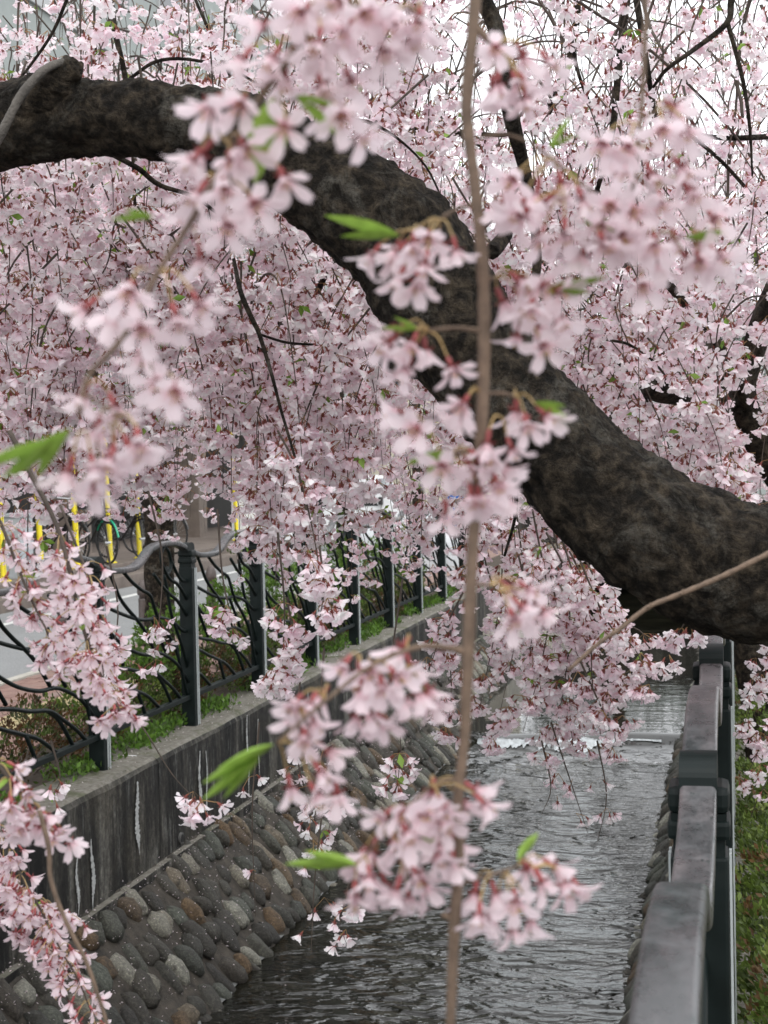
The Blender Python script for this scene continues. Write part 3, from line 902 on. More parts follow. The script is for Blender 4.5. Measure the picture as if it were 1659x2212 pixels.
def shrub(label, group, c, rx, ry, h, nleaf, size, pal, rng):
    c = np.array(c); t = thing('azalea_shrub', label, 'shrub', tuple(c), group)
    # clumps of twig tips over a low dome
    nc = max(30, nleaf//14)
    th = rng.uniform(0, 2*np.pi, nc); ph = np.arccos(rng.uniform(.02, 1, nc)); rr = rng.uniform(.72, 1.03, nc)
    lump = 1+.16*np.sin(th*3+c[1])*np.sin(ph*4)
    dirs = np.stack([np.sin(ph)*np.cos(th), np.sin(ph)*np.sin(th), np.cos(ph)], 1)
    dirs = np.sign(dirs)*np.abs(dirs)**.62
    K = c+dirs*np.array([rx, ry, h])*(rr*lump)[:, None]
    per = nleaf//nc
    P = np.repeat(K, per, 0)+rng.normal(0, size*.45, (nc*per, 3))
    N = np.repeat(dirs, per, 0)*.8+np.array([0, 0, .55])
    pi = rng.choice(len(pal), nc, p=[q[1] for q in pal]); base = np.array([q[0] for q in pal])[pi]
    cols = np.repeat(base, per, 0)*rng.uniform(.6, 1.35, (nc*per, 1))
    P[:, 2] = np.maximum(P[:, 2], c[2]+.01)
    V, T, C = leaf_soup(P, N, size, cols, rng)
    bulk('foliage', V, T, C, M['leaf'], t)
    a = Acc()
    for k in range(26):
        d = dirs[k]; e = Vector(K[k]*.97+c*.03); b0 = Vector((c[0]+d[0]*rx*.15, c[1]+d[1]*ry*.4, c[2]-.01))
        a.tube([b0, b0.lerp(e, .5)+Vector((0, 0, .03)), e], [.006, .004, .0015], 5)
    obj('stems', a, M['twig'], t)
    return t
GREEN = [((.10, .15, .03), .38), ((.14, .20, .04), .22), ((.06, .085, .022), .24), ((.15, .085, .035), .09), ((.22, .27, .07), .07)]
RUST = [((.065, .085, .022), .26), ((.10, .055, .025), .32), ((.13, .065, .028), .16), ((.045, .05, .02), .21), ((.10, .15, .035), .05)]
FRESH = [((.09, .17, .025), .5), ((.13, .23, .04), .3), ((.06, .10, .02), .2)]
rng = np.random.default_rng(3)
def lab_left(i): return ['low rusty green azalea beside fence section %s' % s for s in ()]
names = ['first', 'second', 'third', 'fourth', 'fifth', 'sixth', 'seventh', 'eighth', 'ninth', 'tenth', 'eleventh', 'twelfth']
for k in range(9):
    y = 6.6+1.5*k; pal = RUST if k in (0, 1, 3, 5, 7) else GREEN
    w_ = 'rusty brown' if pal is RUST else 'green'
    shrub('low %s azalea in the bed behind the left fence, seen between its wavy bars' % w_, '%s azaleas behind the wavy-bar fence' % w_, (-3.92+rng.uniform(-.05, .05), y, -.02), .30, .85, .42+rng.uniform(-.06, .08), 3600, .032, pal, rng)
for k, (y, h) in enumerate(((10.3, .55), (11.6, .75), (13.2, .95), (14.6, .9), (16.0, 1.1), (17.6, .9), (19.4, 1.0))):
    shrub('taller fresh green bush with loose shoots behind the wavy-bar fence', 'fresh green bushes behind the wavy-bar fence', (-4.02, y, -.02),   .30, .62, h, 2600, .04, FRESH, rng)
for k in range(9):
    y = 2.9+1.35*k; pal = GREEN
    shrub('clipped green azalea in the hedge row beside the worn railing', 'hedge azaleas beside the worn railing', (.375+rng.uniform(-.02, .02), y, -.02), .42+rng.uniform(-.03, .03), .70, .50+rng.uniform(-.06, .09), 10000 if k < 4 else 5000, .027, pal, rng)
# dark evergreens added beyond the bridge to darken the upstream water's reflection
def evergreen(label, c, rx, ry, h0, h1, n, seed):
    rg = np.random.default_rng(seed); t = thing('added_evergreen', label, 'tree', c)
    a = Acc(); a.tube([(c[0], c[1], c[2]-.05), (c[0]+.1, c[1], h0), (c[0], c[1]+.1, (h0+h1)/2)], [.22, .17, .08], 10); obj('trunk', a, M['twig'], t, smooth=True)
    k = 70; cc = np.array([c[0], c[1], (h0+h1)/2])
    d = rg.normal(0, 1, (k, 3)); d /= np.linalg.norm(d, axis=1)[:, None]
    K = cc+d*np.array([rx, ry, (h1-h0)/2])*rg.uniform(.55, 1.0, (k, 1))
    P = np.repeat(K, n//k, 0)+rg.normal(0, .30, ((n//k)*k, 3)); N = np.repeat(d, n//k, 0)
    cols = np.array([(.020, .038, .012), (.035, .06, .016), (.014, .026, .010)])[rg.integers(0, 3, len(P))]
    V, T, C = leaf_soup(P, N, .13, cols, rg); bulk('crown', V, T, C, M['leaf'], t)
evergreen('dark evergreen tree added just beyond the bridge to darken the water reflection', (-3.4, 42.5, -.03), 2.6, 1.6, .6, 6.6, 9000, 61)
evergreen('second dark evergreen tree added beyond the bridge on the hedge side to darken the water reflection', (1.2, 43.5, -.03), 2.6, 1.6, .5, 6.0, 9000, 62)
# weeds and moss on the wall top
n = 12000
P = np.stack([rng.normal(-3.60, .07, n), rng.uniform(7, 22, n), rng.uniform(-.01, .055, n)], 1)
keep = (np.sin(P[:, 1]*2.1)+np.sin(P[:, 1]*5.3+1)+rng.normal(0, .5, n) > -.3) & (P[:, 0] < -3.46+.06*np.sin(P[:, 1]*3))
P = P[keep]; n = len(P)
cols = np.array([(.10, .20, .03), (.14, .26, .04), (.07, .12, .025)])[rng.integers(0, 3, n)]*rng.uniform(.7, 1.2, (n, 1))
V, T, C = leaf_soup(P, np.repeat([[0, 0, .8]], n, 0), .046, cols, rng)
o = bulk('weeds', V, T, C, M['leaf']); tag(o, 'bright green weeds growing on the wall top under the wavy-bar fence', 'weeds')

# fallen petals on stones, wall top and water edge
n = 2300
y = 5+rng.beta(1.2, 1.6, n)*18; s = rng.beta(.75, 1.3, n)
P = np.stack([-3.31+s*.54, y, ZW+.055-s*.545+rng.uniform(.0, .03, n)], 1)
n2 = 350; P2 = np.stack([rng.uniform(-3.56, -3.36, n2), rng.uniform(6, 22, n2), np.full(n2, .012)], 1)
n3 = 60; P3 = np.stack([rng.uniform(-2.6, -.8, n3), rng.uniform(5, 15, n3), np.full(n3, ZWL+.012)], 1)
P = np.concatenate([P, P2, P3]); n = len(P)
V, T, C = leaf_soup(P, rng.normal(0, 1, (n, 3))*np.array([1, 1, .25]), .012, np.repeat([[.85, .74, .77]], n, 0), rng)
V2 = V.reshape(-1, 5, 3); ctr = V2.mean(1, keepdims=True); 
o = bulk('fallen_petals', V, T, C, M['petal']); tag(o, 'pale fallen petals scattered over the stone bank and wall top', 'petals')

# ------------------------------------------------------------------ blossom geometry
def petal_curve(a0, a1, Ln, n):
    pr, pz = [.0022], [0.0]
    for i in range(n):
        al = a0+(a1-a0)*((i+.5)/n)**.8
        pr.append(pr[-1]+Ln/n*math.sin(al)); pz.append(pz[-1]+Ln/n*math.cos(al))
    return pr, pz
def flower_hi(seed):
    r = random.Random(seed); a = Acc()
    op = r.uniform(.62, 1.15)
    for k in range(5):
        phi = k*2*math.pi/5+r.uniform(-.14, .14); Ln = .0178*r.uniform(.9, 1.1); W = .0056*r.uniform(.9, 1.12)
        a0 = op*.55+r.uniform(-.1, .1); a1 = op*1.45+r.uniform(-.25, .3); cup = r.uniform(.15, .5); tw = r.uniform(-.25, .25)
        ns, ntt = 7, 5
        pr, pz = petal_curve(a0, a1, Ln, ns)
        V = []; C = []; F = []
        for i in range(ns+1):
            s = i/ns
            wd = W*(math.sin(math.pi*min(1, (.06+.94*s)**1.0*.93))**.62)*(.35+.75*s if s < .7 else .875+.0*s)
            if i == ns: wd = W*.42
            for j in range(ntt):
                t = -1+2*j/(ntt-1)
                back = .0016*(1-abs(t))**1.2 if i == ns else 0
                rr_, zz_ = pr[i]-back, pz[i]
                lift = cup*wd*t*t+tw*wd*t*s
                al = a0+(a1-a0)*s
                x = rr_-lift*math.cos(al)*.0 ; z = zz_+lift
                y = t*wd
                V.append((x*math.cos(phi)-y*math.sin(phi), x*math.sin(phi)+y*math.cos(phi), z))
                b = min(1, s*2.2); v = 1-.04*abs(t)
                C.append(((.84+.03*b)*v, (.52+.23*b)*v, (.58+.21*b)*v))
        for i in range(ns):
            for j in range(ntt-1):
                F.append((i*ntt+j, (i+1)*ntt+j, (i+1)*ntt+j+1, i*ntt+j+1))
        a.add(V, F, C)
    for k in range(11):
        an = r.uniform(0, 6.28); sp_ = r.uniform(.1, .5); ln = r.uniform(.006, .0095)
        e = Vector((math.sin(sp_)*math.cos(an)*ln, math.sin(sp_)*math.sin(an)*ln, math.cos(sp_)*ln))
        a.tube([(0, 0, 0), e], .00016, 3, False, (.80, .62, .66))
        a.tube([e, e*1.08], .00055, 4, True, (.62, .42, .14))
    return a.mesh('flower', M['petal'], True)
def calyx_hi(seed):
    r = random.Random(seed); a = Acc()
    a.tube([(0, 0, -.0095), (0, 0, -.0088), (0, 0, -.006), (0, 0, -.002), (0, 0, .0008)], [.0007, .0014, .0019, .0015, .0021], 8)
    for k in range(5):
        ph = k*1.2566+.63; c, s = math.cos(ph), math.sin(ph)
        f = lambda x, y, z: (x*c-y*s, x*s+y*c, z)
        a.add([f(.0018, -.0014, .0), f(.0018, .0014, .0), f(.0068, 0, r.uniform(-.003, .0005)), f(.004, 0, .0012)], [(0, 3, 1), (0, 2, 3), (3, 2, 1)])
    return a.mesh('calyx', M['calyx'], True)
FLM = [flower_hi(i+3) for i in range(10)]
CAM = [calyx_hi(i) for i in range(3)]
def leaf_mesh(seed):
    r = random.Random(seed); a = Acc(); n = 8; V = []; C = []; F = []
    for i in range(n+1):
        s = i/n; wd = .0078*math.sin(math.pi*min(1, (s*.97+.02))**.85)**.9
        z = .010*s*s
        for t in (-1, -.5, 0, .5, 1):
            V.append((s*.042, t*wd*(1+.06*((i+int(t*2)) % 2)), z+abs(t)*wd*.75)); k = .8+.3*r.random()*(abs(t) > .3)
            C.append((.27*k, .42*k, .075*k))
    for i in range(n):
        for j in range(4): F.append((i*5+j, i*5+j+1, (i+1)*5+j+1, (i+1)*5+j))
    a.add(V, F, C); return a.mesh('leaf', M['leaf'], True)
LFM = [leaf_mesh(i) for i in range(3)]

# light flower templates for the crowns (baked)
def template(seed, lod):
    r = random.Random(seed); V = []; T = []; C = []; K = []
    op = r.uniform(.55, 1.15)
    for k in range(5):
        phi = k*1.2566+r.uniform(-.18, .18); Ln = .0175*r.uniform(.88, 1.1); W = .0058*r.uniform(.9, 1.15)
        a0 = op*.6+r.uniform(-.12, .12); a1 = op*1.4+r.uniform(-.25, .3)
        pr, pz = petal_curve(a0, a1, Ln, 4)
        if lod == 1: P = [(0, 0, 0), (2, -.85, .0), (2, .85, .0), (3, -1, .001), (3, 1, .001), (4, -.5, 0), (4, .5, 0), (3.85, 0, -.0006)]
        else: P = [(0, 0, 0), (2.7, -1.3, .001), (2.7, 1.3, .001), (4, 0, 0)]
        b = len(V)
        for q, t, dz in P:
            i = min(int(q), 3); f_ = q-i
            x = pr[i]+(pr[min(i+1, 4)]-pr[i])*f_; z = pz[i]+(pz[min(i+1, 4)]-pz[i])*f_+dz+.0015*t*t*(q > 0); y = t*W
            V.append((x*math.cos(phi)-y*math.sin(phi), x*math.sin(phi)+y*math.cos(phi), z))
            bb = min(1, q/2); C.append((.90+.05*bb, .66+.25*bb, .70+.22*bb)); K.append(1)
        T += [(b+p, b+q, b+s) for p, q, s in (((0, 2, 1), (1, 2, 4), (1, 4, 3), (3, 4, 7), (3, 7, 5), (7, 4, 6)) if lod == 1 else ((0, 2, 1), (1, 2, 3)))]
    b = len(V)
    m = 3
    for zz, rr_ in ((-.0095, .0008), (-.005, .0025), (.001, .0026)) if lod == 1 else ((-.0095, .0007), (.001, .0022)):
        for j in range(m):
            an = j*2*math.pi/m; V.append((rr_*math.cos(an), rr_*math.sin(an), zz)); C.append((.30, .10, .085) if zz > -.009 else (.34, .17, .09)); K.append(0)
    rows = 3 if lod == 1 else 2
    for i in range(rows-1):
        for j in range(m):
            j2 = (j+1) % m
            T += [(b+i*m+j, b+i*m+j2, b+(i+1)*m+j2), (b+i*m+j, b+(i+1)*m+j2, b+(i+1)*m+j)]
    if lod == 1:
        for k in range(5):
            an = k*1.2566+.63; b = len(V); c, s = math.cos(an), math.sin(an)
            V += [(.002*c-.0016*s, .002*s+.0016*c, .0), (.002*c+.0016*s, .002*s-.0016*c, .0), (.007*c, .007*s, -.002)]
            C += [(.30, .10, .085)]*3; K += [0]*3; T.append((b, b+1, b+2))
    return np.array(V), np.array(T), np.array(C), np.array(K)
TPL = {1: [template(i+1, 1) for i in range(12)], 2: [template(i+50, 2) for i in range(10)]}

class Crown:
    """flowers, stalks, leaflets and twigs of one tree; two LODs"""
    def __init__(s, seed):
        s.fl = {1: [], 2: []}; s.lf = []; s.ped = {1: [], 2: []}; s.tw = Acc(); s.rng = np.random.default_rng(seed); s.rr = random.Random(seed)
    def umbel(s, p, n, lod, tint, spread=1.0, scale=1.0):
        r = s.rr
        for k in range(n):
            an = r.uniform(0, 6.283); dn = r.uniform(-.1, 1.3)
            d = Vector((math.cos(an), math.sin(an), -dn)).normalized()
            L = r.uniform(.016, .034)*spread
            q = p+d*L+Vector((0, 0, -.25*L))
            ax = (d*.75+Vector((r.uniform(-.35, .35), r.uniform(-.35, .35), -.55))).normalized()
            s.fl[lod].append((q.x, q.y, q.z, ax.x, ax.y, ax.z, r.uniform(.86, 1.12)*scale, tint*r.uniform(.93, 1.05), r.random()))
            s.ped[lod].append((p.x, p.y, p.z, q.x-ax.x*.009*scale, q.y-ax.y*.009*scale, q.z-ax.z*.009*scale))
        if r.random() < .16:
            for k in range(r.randint(1, 3)): s.lf.append((p.x, p.y, p.z, r.gauss(0, .6), r.gauss(0, .6), -.8+r.gauss(0, .5)))
    def strand(s, pts, lod=1, f0=0.0, f1=1.0, step=.045, n=(3, 6), rad=.0028, tint=1.0, jit=.012, skip=.1, spread=1.05, scale=1.1, sides=4):
        r = s.rr
        pts = crom(pts, 5 if lod == 1 else 3) if len(pts) > 2 else [Vector(q) for q in pts]
        m = len(pts)
        s.tw.tube(pts, [rad*(1-.72*i/(m-1)) for i in range(m)], sides if lod == 1 else 3, False)
        cum = [0]
        for i in range(1, m): cum.append(cum[-1]+(pts[i]-pts[i-1]).length)
        tot = cum[-1]; d = tot*f0; i = 0
        while d < tot*f1:
            while i < m-2 and cum[i+1] < d: i += 1
            t = (d-cum[i])/max(1e-6, cum[i+1]-cum[i]); p = pts[i].lerp(pts[i+1], min(1, t))
            if r.random() > skip:
                q = p+Vector((r.gauss(0, jit), r.gauss(0, jit), r.gauss(0, jit*.6)))
                s.umbel(q, r.randint(*n), lod, tint, spread, scale)
            d += step*r.uniform(.6, 1.4)
    def build(s, parent):
        tot = 0
        VV = []; TT = []; CC = []; nb = 0
        for lod in (1, 2):
            if not s.fl[lod]: continue
            A = np.array(s.fl[lod]); n = len(A); tot += n
            vi = s.rng.integers(0, len(TPL[lod]), n)
            ax = A[:, 3:6]; h = s.rng.normal(0, 1, (n, 3)); x = np.cross(ax, h); x /= np.linalg.norm(x, axis=1)[:, None]; y = np.cross(ax, x)
            Rm = np.stack([x, y, ax], 2)*A[:, 6][:, None, None]
            pink = A[:, 8]
            for k in range(len(TPL[lod])):
                I = np.where(vi == k)[0]
                if not len(I): continue
                V, T, C, K = TPL[lod][k]
                W = np.einsum('nij,mj->nmi', Rm[I], V)+A[I, :3][:, None, :]
                tintv = np.ones((len(I), len(V), 3))
                pk = pink[I]
                tp = np.stack([A[I, 7]*(1-.00*pk), A[I, 7]*(1.03-.15*pk), A[I, 7]*(1.02-.08*pk)], 1)
                tintv = np.where(K[None, :, None] > 0, tp[:, None, :], 1.0)
                col = np.clip(C[None]*tintv, 0, .95)
                VV.append(W.reshape(-1, 3)); CC.append(col.reshape(-1, 3))
                TT.append((T[None]+(nb+np.arange(len(I))*len(V))[:, None, None]).reshape(-1, 3)); nb += len(I)*len(V)
            # stalks as slim three-sided spikes -> two crossed triangles
            Pd = np.array(s.ped[lod]); a = Pd[:, :3]; b = Pd[:, 3:]
            wv = s.rng.normal(0, 1, (n, 3)); wv -= (wv*(b-a)).sum(1)[:, None]*(b-a)/((b-a)**2).sum(1)[:, None]
            wv *= (.0008 if lod == 1 else .001)/np.linalg.norm(wv, axis=1)[:, None]
            V = np.stack([a-wv, a+wv, b+wv, b-wv], 1).reshape(-1, 3)
            T = (np.array([(0, 1, 2), (0, 2, 3)])[None]+(nb+np.arange(n)*4)[:, None, None]).reshape(-1, 3)
            VV.append(V); TT.append(T); CC.append(np.repeat([[.30, .19, .09]], len(V), 0)); nb += len(V)
        if VV:
            bulk('blossom', np.concatenate(VV), np.concatenate(TT), np.concatenate(CC), M['petal'], parent, smooth=True)
        if s.lf:
            A = np.array(s.lf); d = A[:, 3:]/np.linalg.norm(A[:, 3:], axis=1)[:, None]
            c = np.array([(.19, .33, .05), (.24, .38, .07), (.15, .26, .04)])[s.rng.integers(0, 3, len(A))]
            V, T, C = leaf_soup(A[:, :3], d, .028, c, s.rng, .5)
            bulk('young_leaves', V, T, C, M['leaf'], parent)
        if s.tw.n:
            obj('twigs', s.tw, M['twig'], parent, smooth=True, kind='stuff')
        return tot

# ------------------------------------------------------------------ the big leaning cherry
def limb_mesh(cent, amp, sides, step, name, freq=1.0):
    """cent: list of (Vector, radius)"""
    P = crom([c[0] for c in cent], 14); rad = crom([Vector((c[1], 0, 0)) for c in cent], 14); rad = [q.x for q in rad]
    pts = [P[0]]; rs = [rad[0]]; acc_ = 0
    for i in range(1, len(P)):
        L = (P[i]-P[i-1]).length; k = max(1, int(round(L/step)))
        for j in range(1, k+1): pts.append(P[i-1].lerp(P[i], j/k)); rs.append(rad[i-1]+(rad[i]-rad[i-1])*j/k)
    a = Acc(); a.tube(pts, rs, sides, True)
    V = a.v[0]; nr = len(pts)
    for i in range(nr):
        c = pts[i]
        for j in range(sides):
            q = Vector(V[i*sides+j]); d = (q-c).normalized(); f = freq
            h = noise.noise(q*7*f)*.9+noise.noise(q*18*f)*.75+noise.noise(q*48*f)*.60+(abs(noise.noise(q*30*f))-.25)*1.0+noise.noise(q*95*f)*.35
            V[i*sides+j] = q+d*(amp*h)
    return a
tree = thing('cherry_tree', 'old weeping cherry with thick dark limb arching over the canal', 'tree', (1.05, 2.85, 0))
LC = [(-420, 330, 80), (-150, 292, 86), (0, 277, 88), (100, 254, 92), (200, 258, 78), (330, 261, 83), (450, 275, 86), (560, 318, 98), (680, 385, 108), (790, 455, 118), (880, 535, 124), (935, 625, 128), (990, 715, 126), (1060, 808, 124), (1140, 900, 124), (1220, 985, 126), (1310, 1075, 132), (1420, 1155, 142), (1540, 1215, 148), (1659, 1246, 150), (1800, 1275, 155)]
cent = []
for px, py, r in LC:
    z = 3.0+.35*(1659-px)/1659; cent.append((at(px, py, z), r*z/FPX))
cent += [(Vector((.62, 3.0, 1.28)), .145), (Vector((.92, 2.92, .75)), .16), (Vector((1.05, 2.86, .1)), .19), (Vector((1.06, 2.85, -.1)), .22)]
obj('trunk', limb_mesh(cent, .0092, 112, .0078, 'trunk'), M['bark'], tree, smooth=True)
def branch(pl, mat='bark', amp=0, sides=8, parent=tree, name='branch'):
    """pl: (px,py,z,width px)"""
    c = [(at(px, py, z), w_*.5*z/FPX) for px, py, z, w_ in pl]
    if amp: a = limb_mesh(c, amp, sides, .012, name, 2.0)
    else:
        P = crom([q[0] for q in c], 5); rd = [q.x for q in crom([Vector((q[1], 0, 0)) for q in c], 5)]
        a = Acc(); a.tube(P, rd, sides)
    return obj(name, a, M[mat], parent, smooth=True)
# stub and the pale vine-like branch over the left end
branch([(70, 250, 3.30, 120), (112, 195, 3.27, 100), (146, 160, 3.26, 66), (166, 150, 3.27, 44), (178, 152, 3.27, 18)], amp=.008, sides=28, name='broken_stub')
M['vine'] = simple('pale_branch_bark', (0.085, 0.076, 0.066), 0.85, .35, 30, .5)
branch([(-30, 345, 3.20, 22), (5, 285, 3.19, 22), (40, 215, 3.19, 20), (80, 165, 3.20, 19), (115, 140, 3.22, 18), (150, 134, 3.25, 14), (172, 148, 3.27, 8)], 'vine', amp=.0012, sides=14)
Z2 = 3.45
for pl in (
  [(1020, -60, Z2, 44), (1044, 0, Z2, 38), (1069, 55, Z2, 36), (1088, 150, Z2, 34), (1104, 250, Z2, 36), (1129, 350, Z2+.1, 28), (1150, 450, Z2+.1, 22), (1160, 550, Z2+.1, 22), (1157, 610, Z2+.1, 18)],
  [(1362, -40, 3.9, 18), (1354, 0, 3.9, 17), (1338, 125, 3.9, 16), (1324, 275, 3.9, 14), (1300, 375, 3.9, 11), (1270, 480, 4.0, 7)],
  [(1368, -40, 3.7, 15), (1375, 0, 3.7, 15), (1395, 125, 3.7, 13), (1410, 220, 3.75, 10), (1432, 330, 3.8, 6)],
  [(1600, -60, 3.6, 16), (1580, 0, 3.6, 15), (1570, 50, 3.6, 13), (1495, 110, 3.6, 11), (1440, 150, 3.65, 9), (1410, 190, 3.7, 6)],
  [(1572, 50, 3.6, 10), (1605, 175, 3.6, 9), (1620, 280, 3.65, 7), (1625, 380, 3.7, 4)],
  [(1720, 290, 4.2, 14), (1659, 295, 4.2, 13), (1590, 298, 4.2, 12), (1520, 293, 4.2, 10), (1470, 270, 4.2, 7)],
  [(1470, 275, 4.0, 9), (1560, 350, 4.0, 8), (1659, 460, 4.0, 8), (1760, 560, 4.0, 7)],
  [(1690, 600, 4.4, 54), (1650, 690, 4.4, 54), (1618, 790, 4.4, 50), (1604, 850, 4.4, 58), (1628, 930, 4.4, 62), (1665, 1000, 4.4, 66), (1720, 1080, 4.4, 70)],
  [(1608, 850, 4.4, 52), (1580, 872, 4.4, 40), (1530, 878, 4.3, 26), (1490, 868, 4.2, 20)],
  [(1392, 838, 3.95, 40), (1425, 842, 3.95, 56), (1460, 850, 4.0, 50), (1500, 868, 4.1, 34)],
  [(1390, 520, 4.3, 12), (1430, 595, 4.3, 18), (1475, 650, 4.3, 20), (1513, 696, 4.3, 22), (1561, 759, 4.3, 22), (1594, 824, 4.3, 24), (1620, 900, 4.4, 24)],
  [(1200, 700, 4.2, 7), (1260, 715, 4.2, 9), (1320, 770, 4.2, 9), (1370, 815, 4.2, 8), (1400, 870, 4.25, 5)],
  [(1230, 690, 4.0, 6), (1300, 730, 4.0, 6), (1360, 745, 4.0, 6), (1420, 790, 4.0, 5), (1470, 870, 4.0, 5), (1500, 960, 4.0, 4)],
  [(1095, 505, 3.5, 28), (1075, 530, 3.45, 34), (1062, 545, 3.4, 34)],
  [(1110, 960, 3.3, 10), (1115, 1080, 3.35, 9), (1110, 1130, 3.4, 7), (1090, 1200, 3.5, 6)],
  [(232, -40, 3.9, 15), (240, 0, 3.9, 14), (250, 75, 3.9, 13), (270, 165, 3.9, 12), (285, 300, 3.95, 9), (292, 500, 4.0, 7), (290, 800, 4.0, 5)],
  [(150, -20, 3.6, 8), (140, 10, 3.6, 8), (105, 85, 3.6, 7), (30, 185, 3.6, 6), (-40, 250, 3.6, 6)],
  [(205, -20, 4.2, 6), (204, 60, 4.2, 6), (212, 170, 4.2, 6)],
  [(410, -30, 4.4, 6), (440, 40, 4.4, 7), (500, 170, 4.4, 7), (540, 250, 4.4, 6)],
  [(280, 170, 3.7, 8), (340, 132, 3.7, 8), (420, 130, 3.7, 7), (520, 160, 3.75, 6), (620, 230, 3.8, 5)],
  [(245, 335, 3.5, 12), (300, 365, 3.55, 12), (345, 400, 3.6, 11), (420, 425, 3.65, 9), (480, 470, 3.7, 6)],
  [(505, 560, 3.6, 8), (520, 631, 3.55, 11), (545, 690, 3.55, 11), (560, 722, 3.55, 10), (588, 813, 3.5, 8), (606, 882, 3.5, 7), (640, 1000, 3.4, 6), (665, 1120, 3.3, 5)],
  [(440, 745, 3.9, 6), (520, 740, 3.9, 7), (600, 770, 3.9, 9), (660, 775, 3.9, 12), (720, 765, 3.95, 13)],
  [(560, 722, 3.56, 6), (620, 740, 3.6, 6), (690, 745, 3.7, 5)],
  [(820, 770, 3.35, 22), (845, 790, 3.3, 34), (900, 800, 3.2, 40), (960, 800, 3.15, 40)],
  [(760, 260, 3.5, 10), (800, 265, 3.5, 8), (860, 300, 3.55, 6), (920, 360, 3.6, 5), (960, 440, 3.7, 4)],
  [(730, 560, 4.2, 16), (700, 600, 4.2, 14), (660, 680, 4.3, 12), (600, 700, 4.3, 8)],
  [(1230, 60, 4.0, 9), (1250, 160, 4.0, 8), (1280, 240, 4.1, 7), (1300, 320, 4.1, 6)],
  [(1180, 250, 4.4, 18), (1215, 170, 4.4, 18), (1240, 90, 4.4, 16), (1250, -30, 4.4, 16)],
  [(1040, 290, 3.9, 9), (1100, 290, 3.9, 8), (1150, 260, 3.9, 6)],
): branch(pl)

cr1 = Crown(21)
def proj(px, pts_z): return [at(x, y, z) for x, y, z in pts_z]
def pstrand(c, pl, z, **k):
    c.strand([at(x, y, z+(.02*i if len(pl) > 2 else 0)) for i, (x, y) in enumerate(pl)], **k)
# hand-placed hanging shoots in the middle distance
pstrand(cr1, [(600, 930), (640, 1010), (670, 1120), (690, 1230), (705, 1350)], 3.2, f0=.1, step=.030, jit=.014, n=(4, 7))
pstrand(cr1, [(690, 1180), (700, 1270), (690, 1340)], 3.15, f0=.2, step=.024, n=(4, 7))
pstrand(cr1, [(600, 1150), (614, 1300), (610, 1400), (585, 1480)], 3.3, f0=.45, step=.022, n=(4, 7))
pstrand(cr1, [(620, 1290), (632, 1380), (625, 1450)], 3.35, f0=.3, step=.025)
pstrand(cr1, [(320, 1060), (350, 1200), (345, 1330), (332, 1430)], 3.6, f0=.72, step=.024)
pstrand(cr1, [(470, 1100), (480, 1240), (500, 1330), (522, 1385)], 3.5, f0=.7, step=.026)
pstrand(cr1, [(870, 1250), (845, 1450), (865, 1590), (858, 1710)], 3.5, f0=.72, step=.026)
pstrand(cr1, [(700, 1400), (690, 1600), (720, 1730), (700, 1830)], 3.6, f0=.5, step=.05, n=(2, 4))
pstrand(cr1, [(650, 1450), (640, 1620), (680, 1770), (715, 1860)], 3.7, f0=.35, step=.05, n=(2, 4))
pstrand(cr1, [(560, 1560), (545, 1750), (552, 1980)], 3.8, f0=.3, step=.13, n=(1, 3))
pstrand(cr1, [(700, 1720), (680, 1900), (672, 2060)], 3.6, f0=.25, step=.09, n=(1, 3))
pstrand(cr1, [(760, 1870), (745, 1950), (730, 2010)], 3.3, f0=.55, step=.022, n=(3, 5))
pstrand(cr1, [(130, 1360), (200, 1450), (300, 1560), (370, 1670), (425, 1730)], 2.7, f0=.93, step=.03, rad=.0022)
pstrand(cr1, [(230, 1180), (255, 1330), (225, 1480)], 3.4, f0=.65, step=.03)
pstrand(cr1, [(110, 1600), (130, 1680), (112, 1720)], 3.4, f0=.6, step=.03, n=(2, 3))
for pl, z in (([(1060, 1020), (1085, 1180), (1075, 1330), (1050, 1460), (1030, 1560)], 4.1), ([(1110, 1060), (1130, 1250), (1110, 1400), (1080, 1540)], 4.0),
  ([(1150, 1100), (1185, 1300), (1170, 1430), (1130, 1580)], 3.9), ([(1190, 1120), (1230, 1310), (1220, 1470), (1190, 1620)], 3.95), ([(1210, 1150), (1270, 1350), (1280, 1480), (1300, 1600)], 3.8),
  ([(1240, 1180), (1310, 1340), (1370, 1400), (1400, 1470)], 3.7), ([(1260, 1200), (1330, 1330), (1390, 1370), (1412, 1440)], 3.75), ([(1180, 1150), (1260, 1300), (1320, 1420), (1360, 1500)], 3.85),
  ([(1220, 1250), (1250, 1390), (1230, 1500), (1240, 1640)], 4.0), ([(1030, 1040), (1050, 1220), (1110, 1340), (1190, 1400)], 4.1), ([(1250, 1420), (1300, 1530), (1330, 1590), (1310, 1640)], 3.8), ([(1140, 1380), (1160, 1480), (1100, 1560), (1050, 1600)], 4.2), ([(1000, 1280), (950, 1380), (930, 1440)], 4.0), ([(960, 1330), (975, 1480), (965, 1590)], 4.1), ([(1090, 1250), (1200, 1330), (1290, 1380), (1340, 1470)], 3.9), ([(1120, 1200), (1150, 1330), (1140, 1450)], 3.95), ([(1180, 1200), (1210, 1330), (1250, 1420)], 3.9), ([(1230, 1190), (1280, 1290), (1320, 1370)], 3.85)):
    pstrand(cr1, pl, z, f0=.15, step=.026, n=(4, 7), jit=.022, rad=.0032)
pstrand(cr1, [(1190, 1560), (1230, 1680), (1270, 1800)], 4.0, f0=.1, step=.06, n=(1, 3))
pstrand(cr1, [(1170, 1600), (1190, 1700), (1170, 1760)], 4.0, f0=.2, step=.05, n=(1, 3))
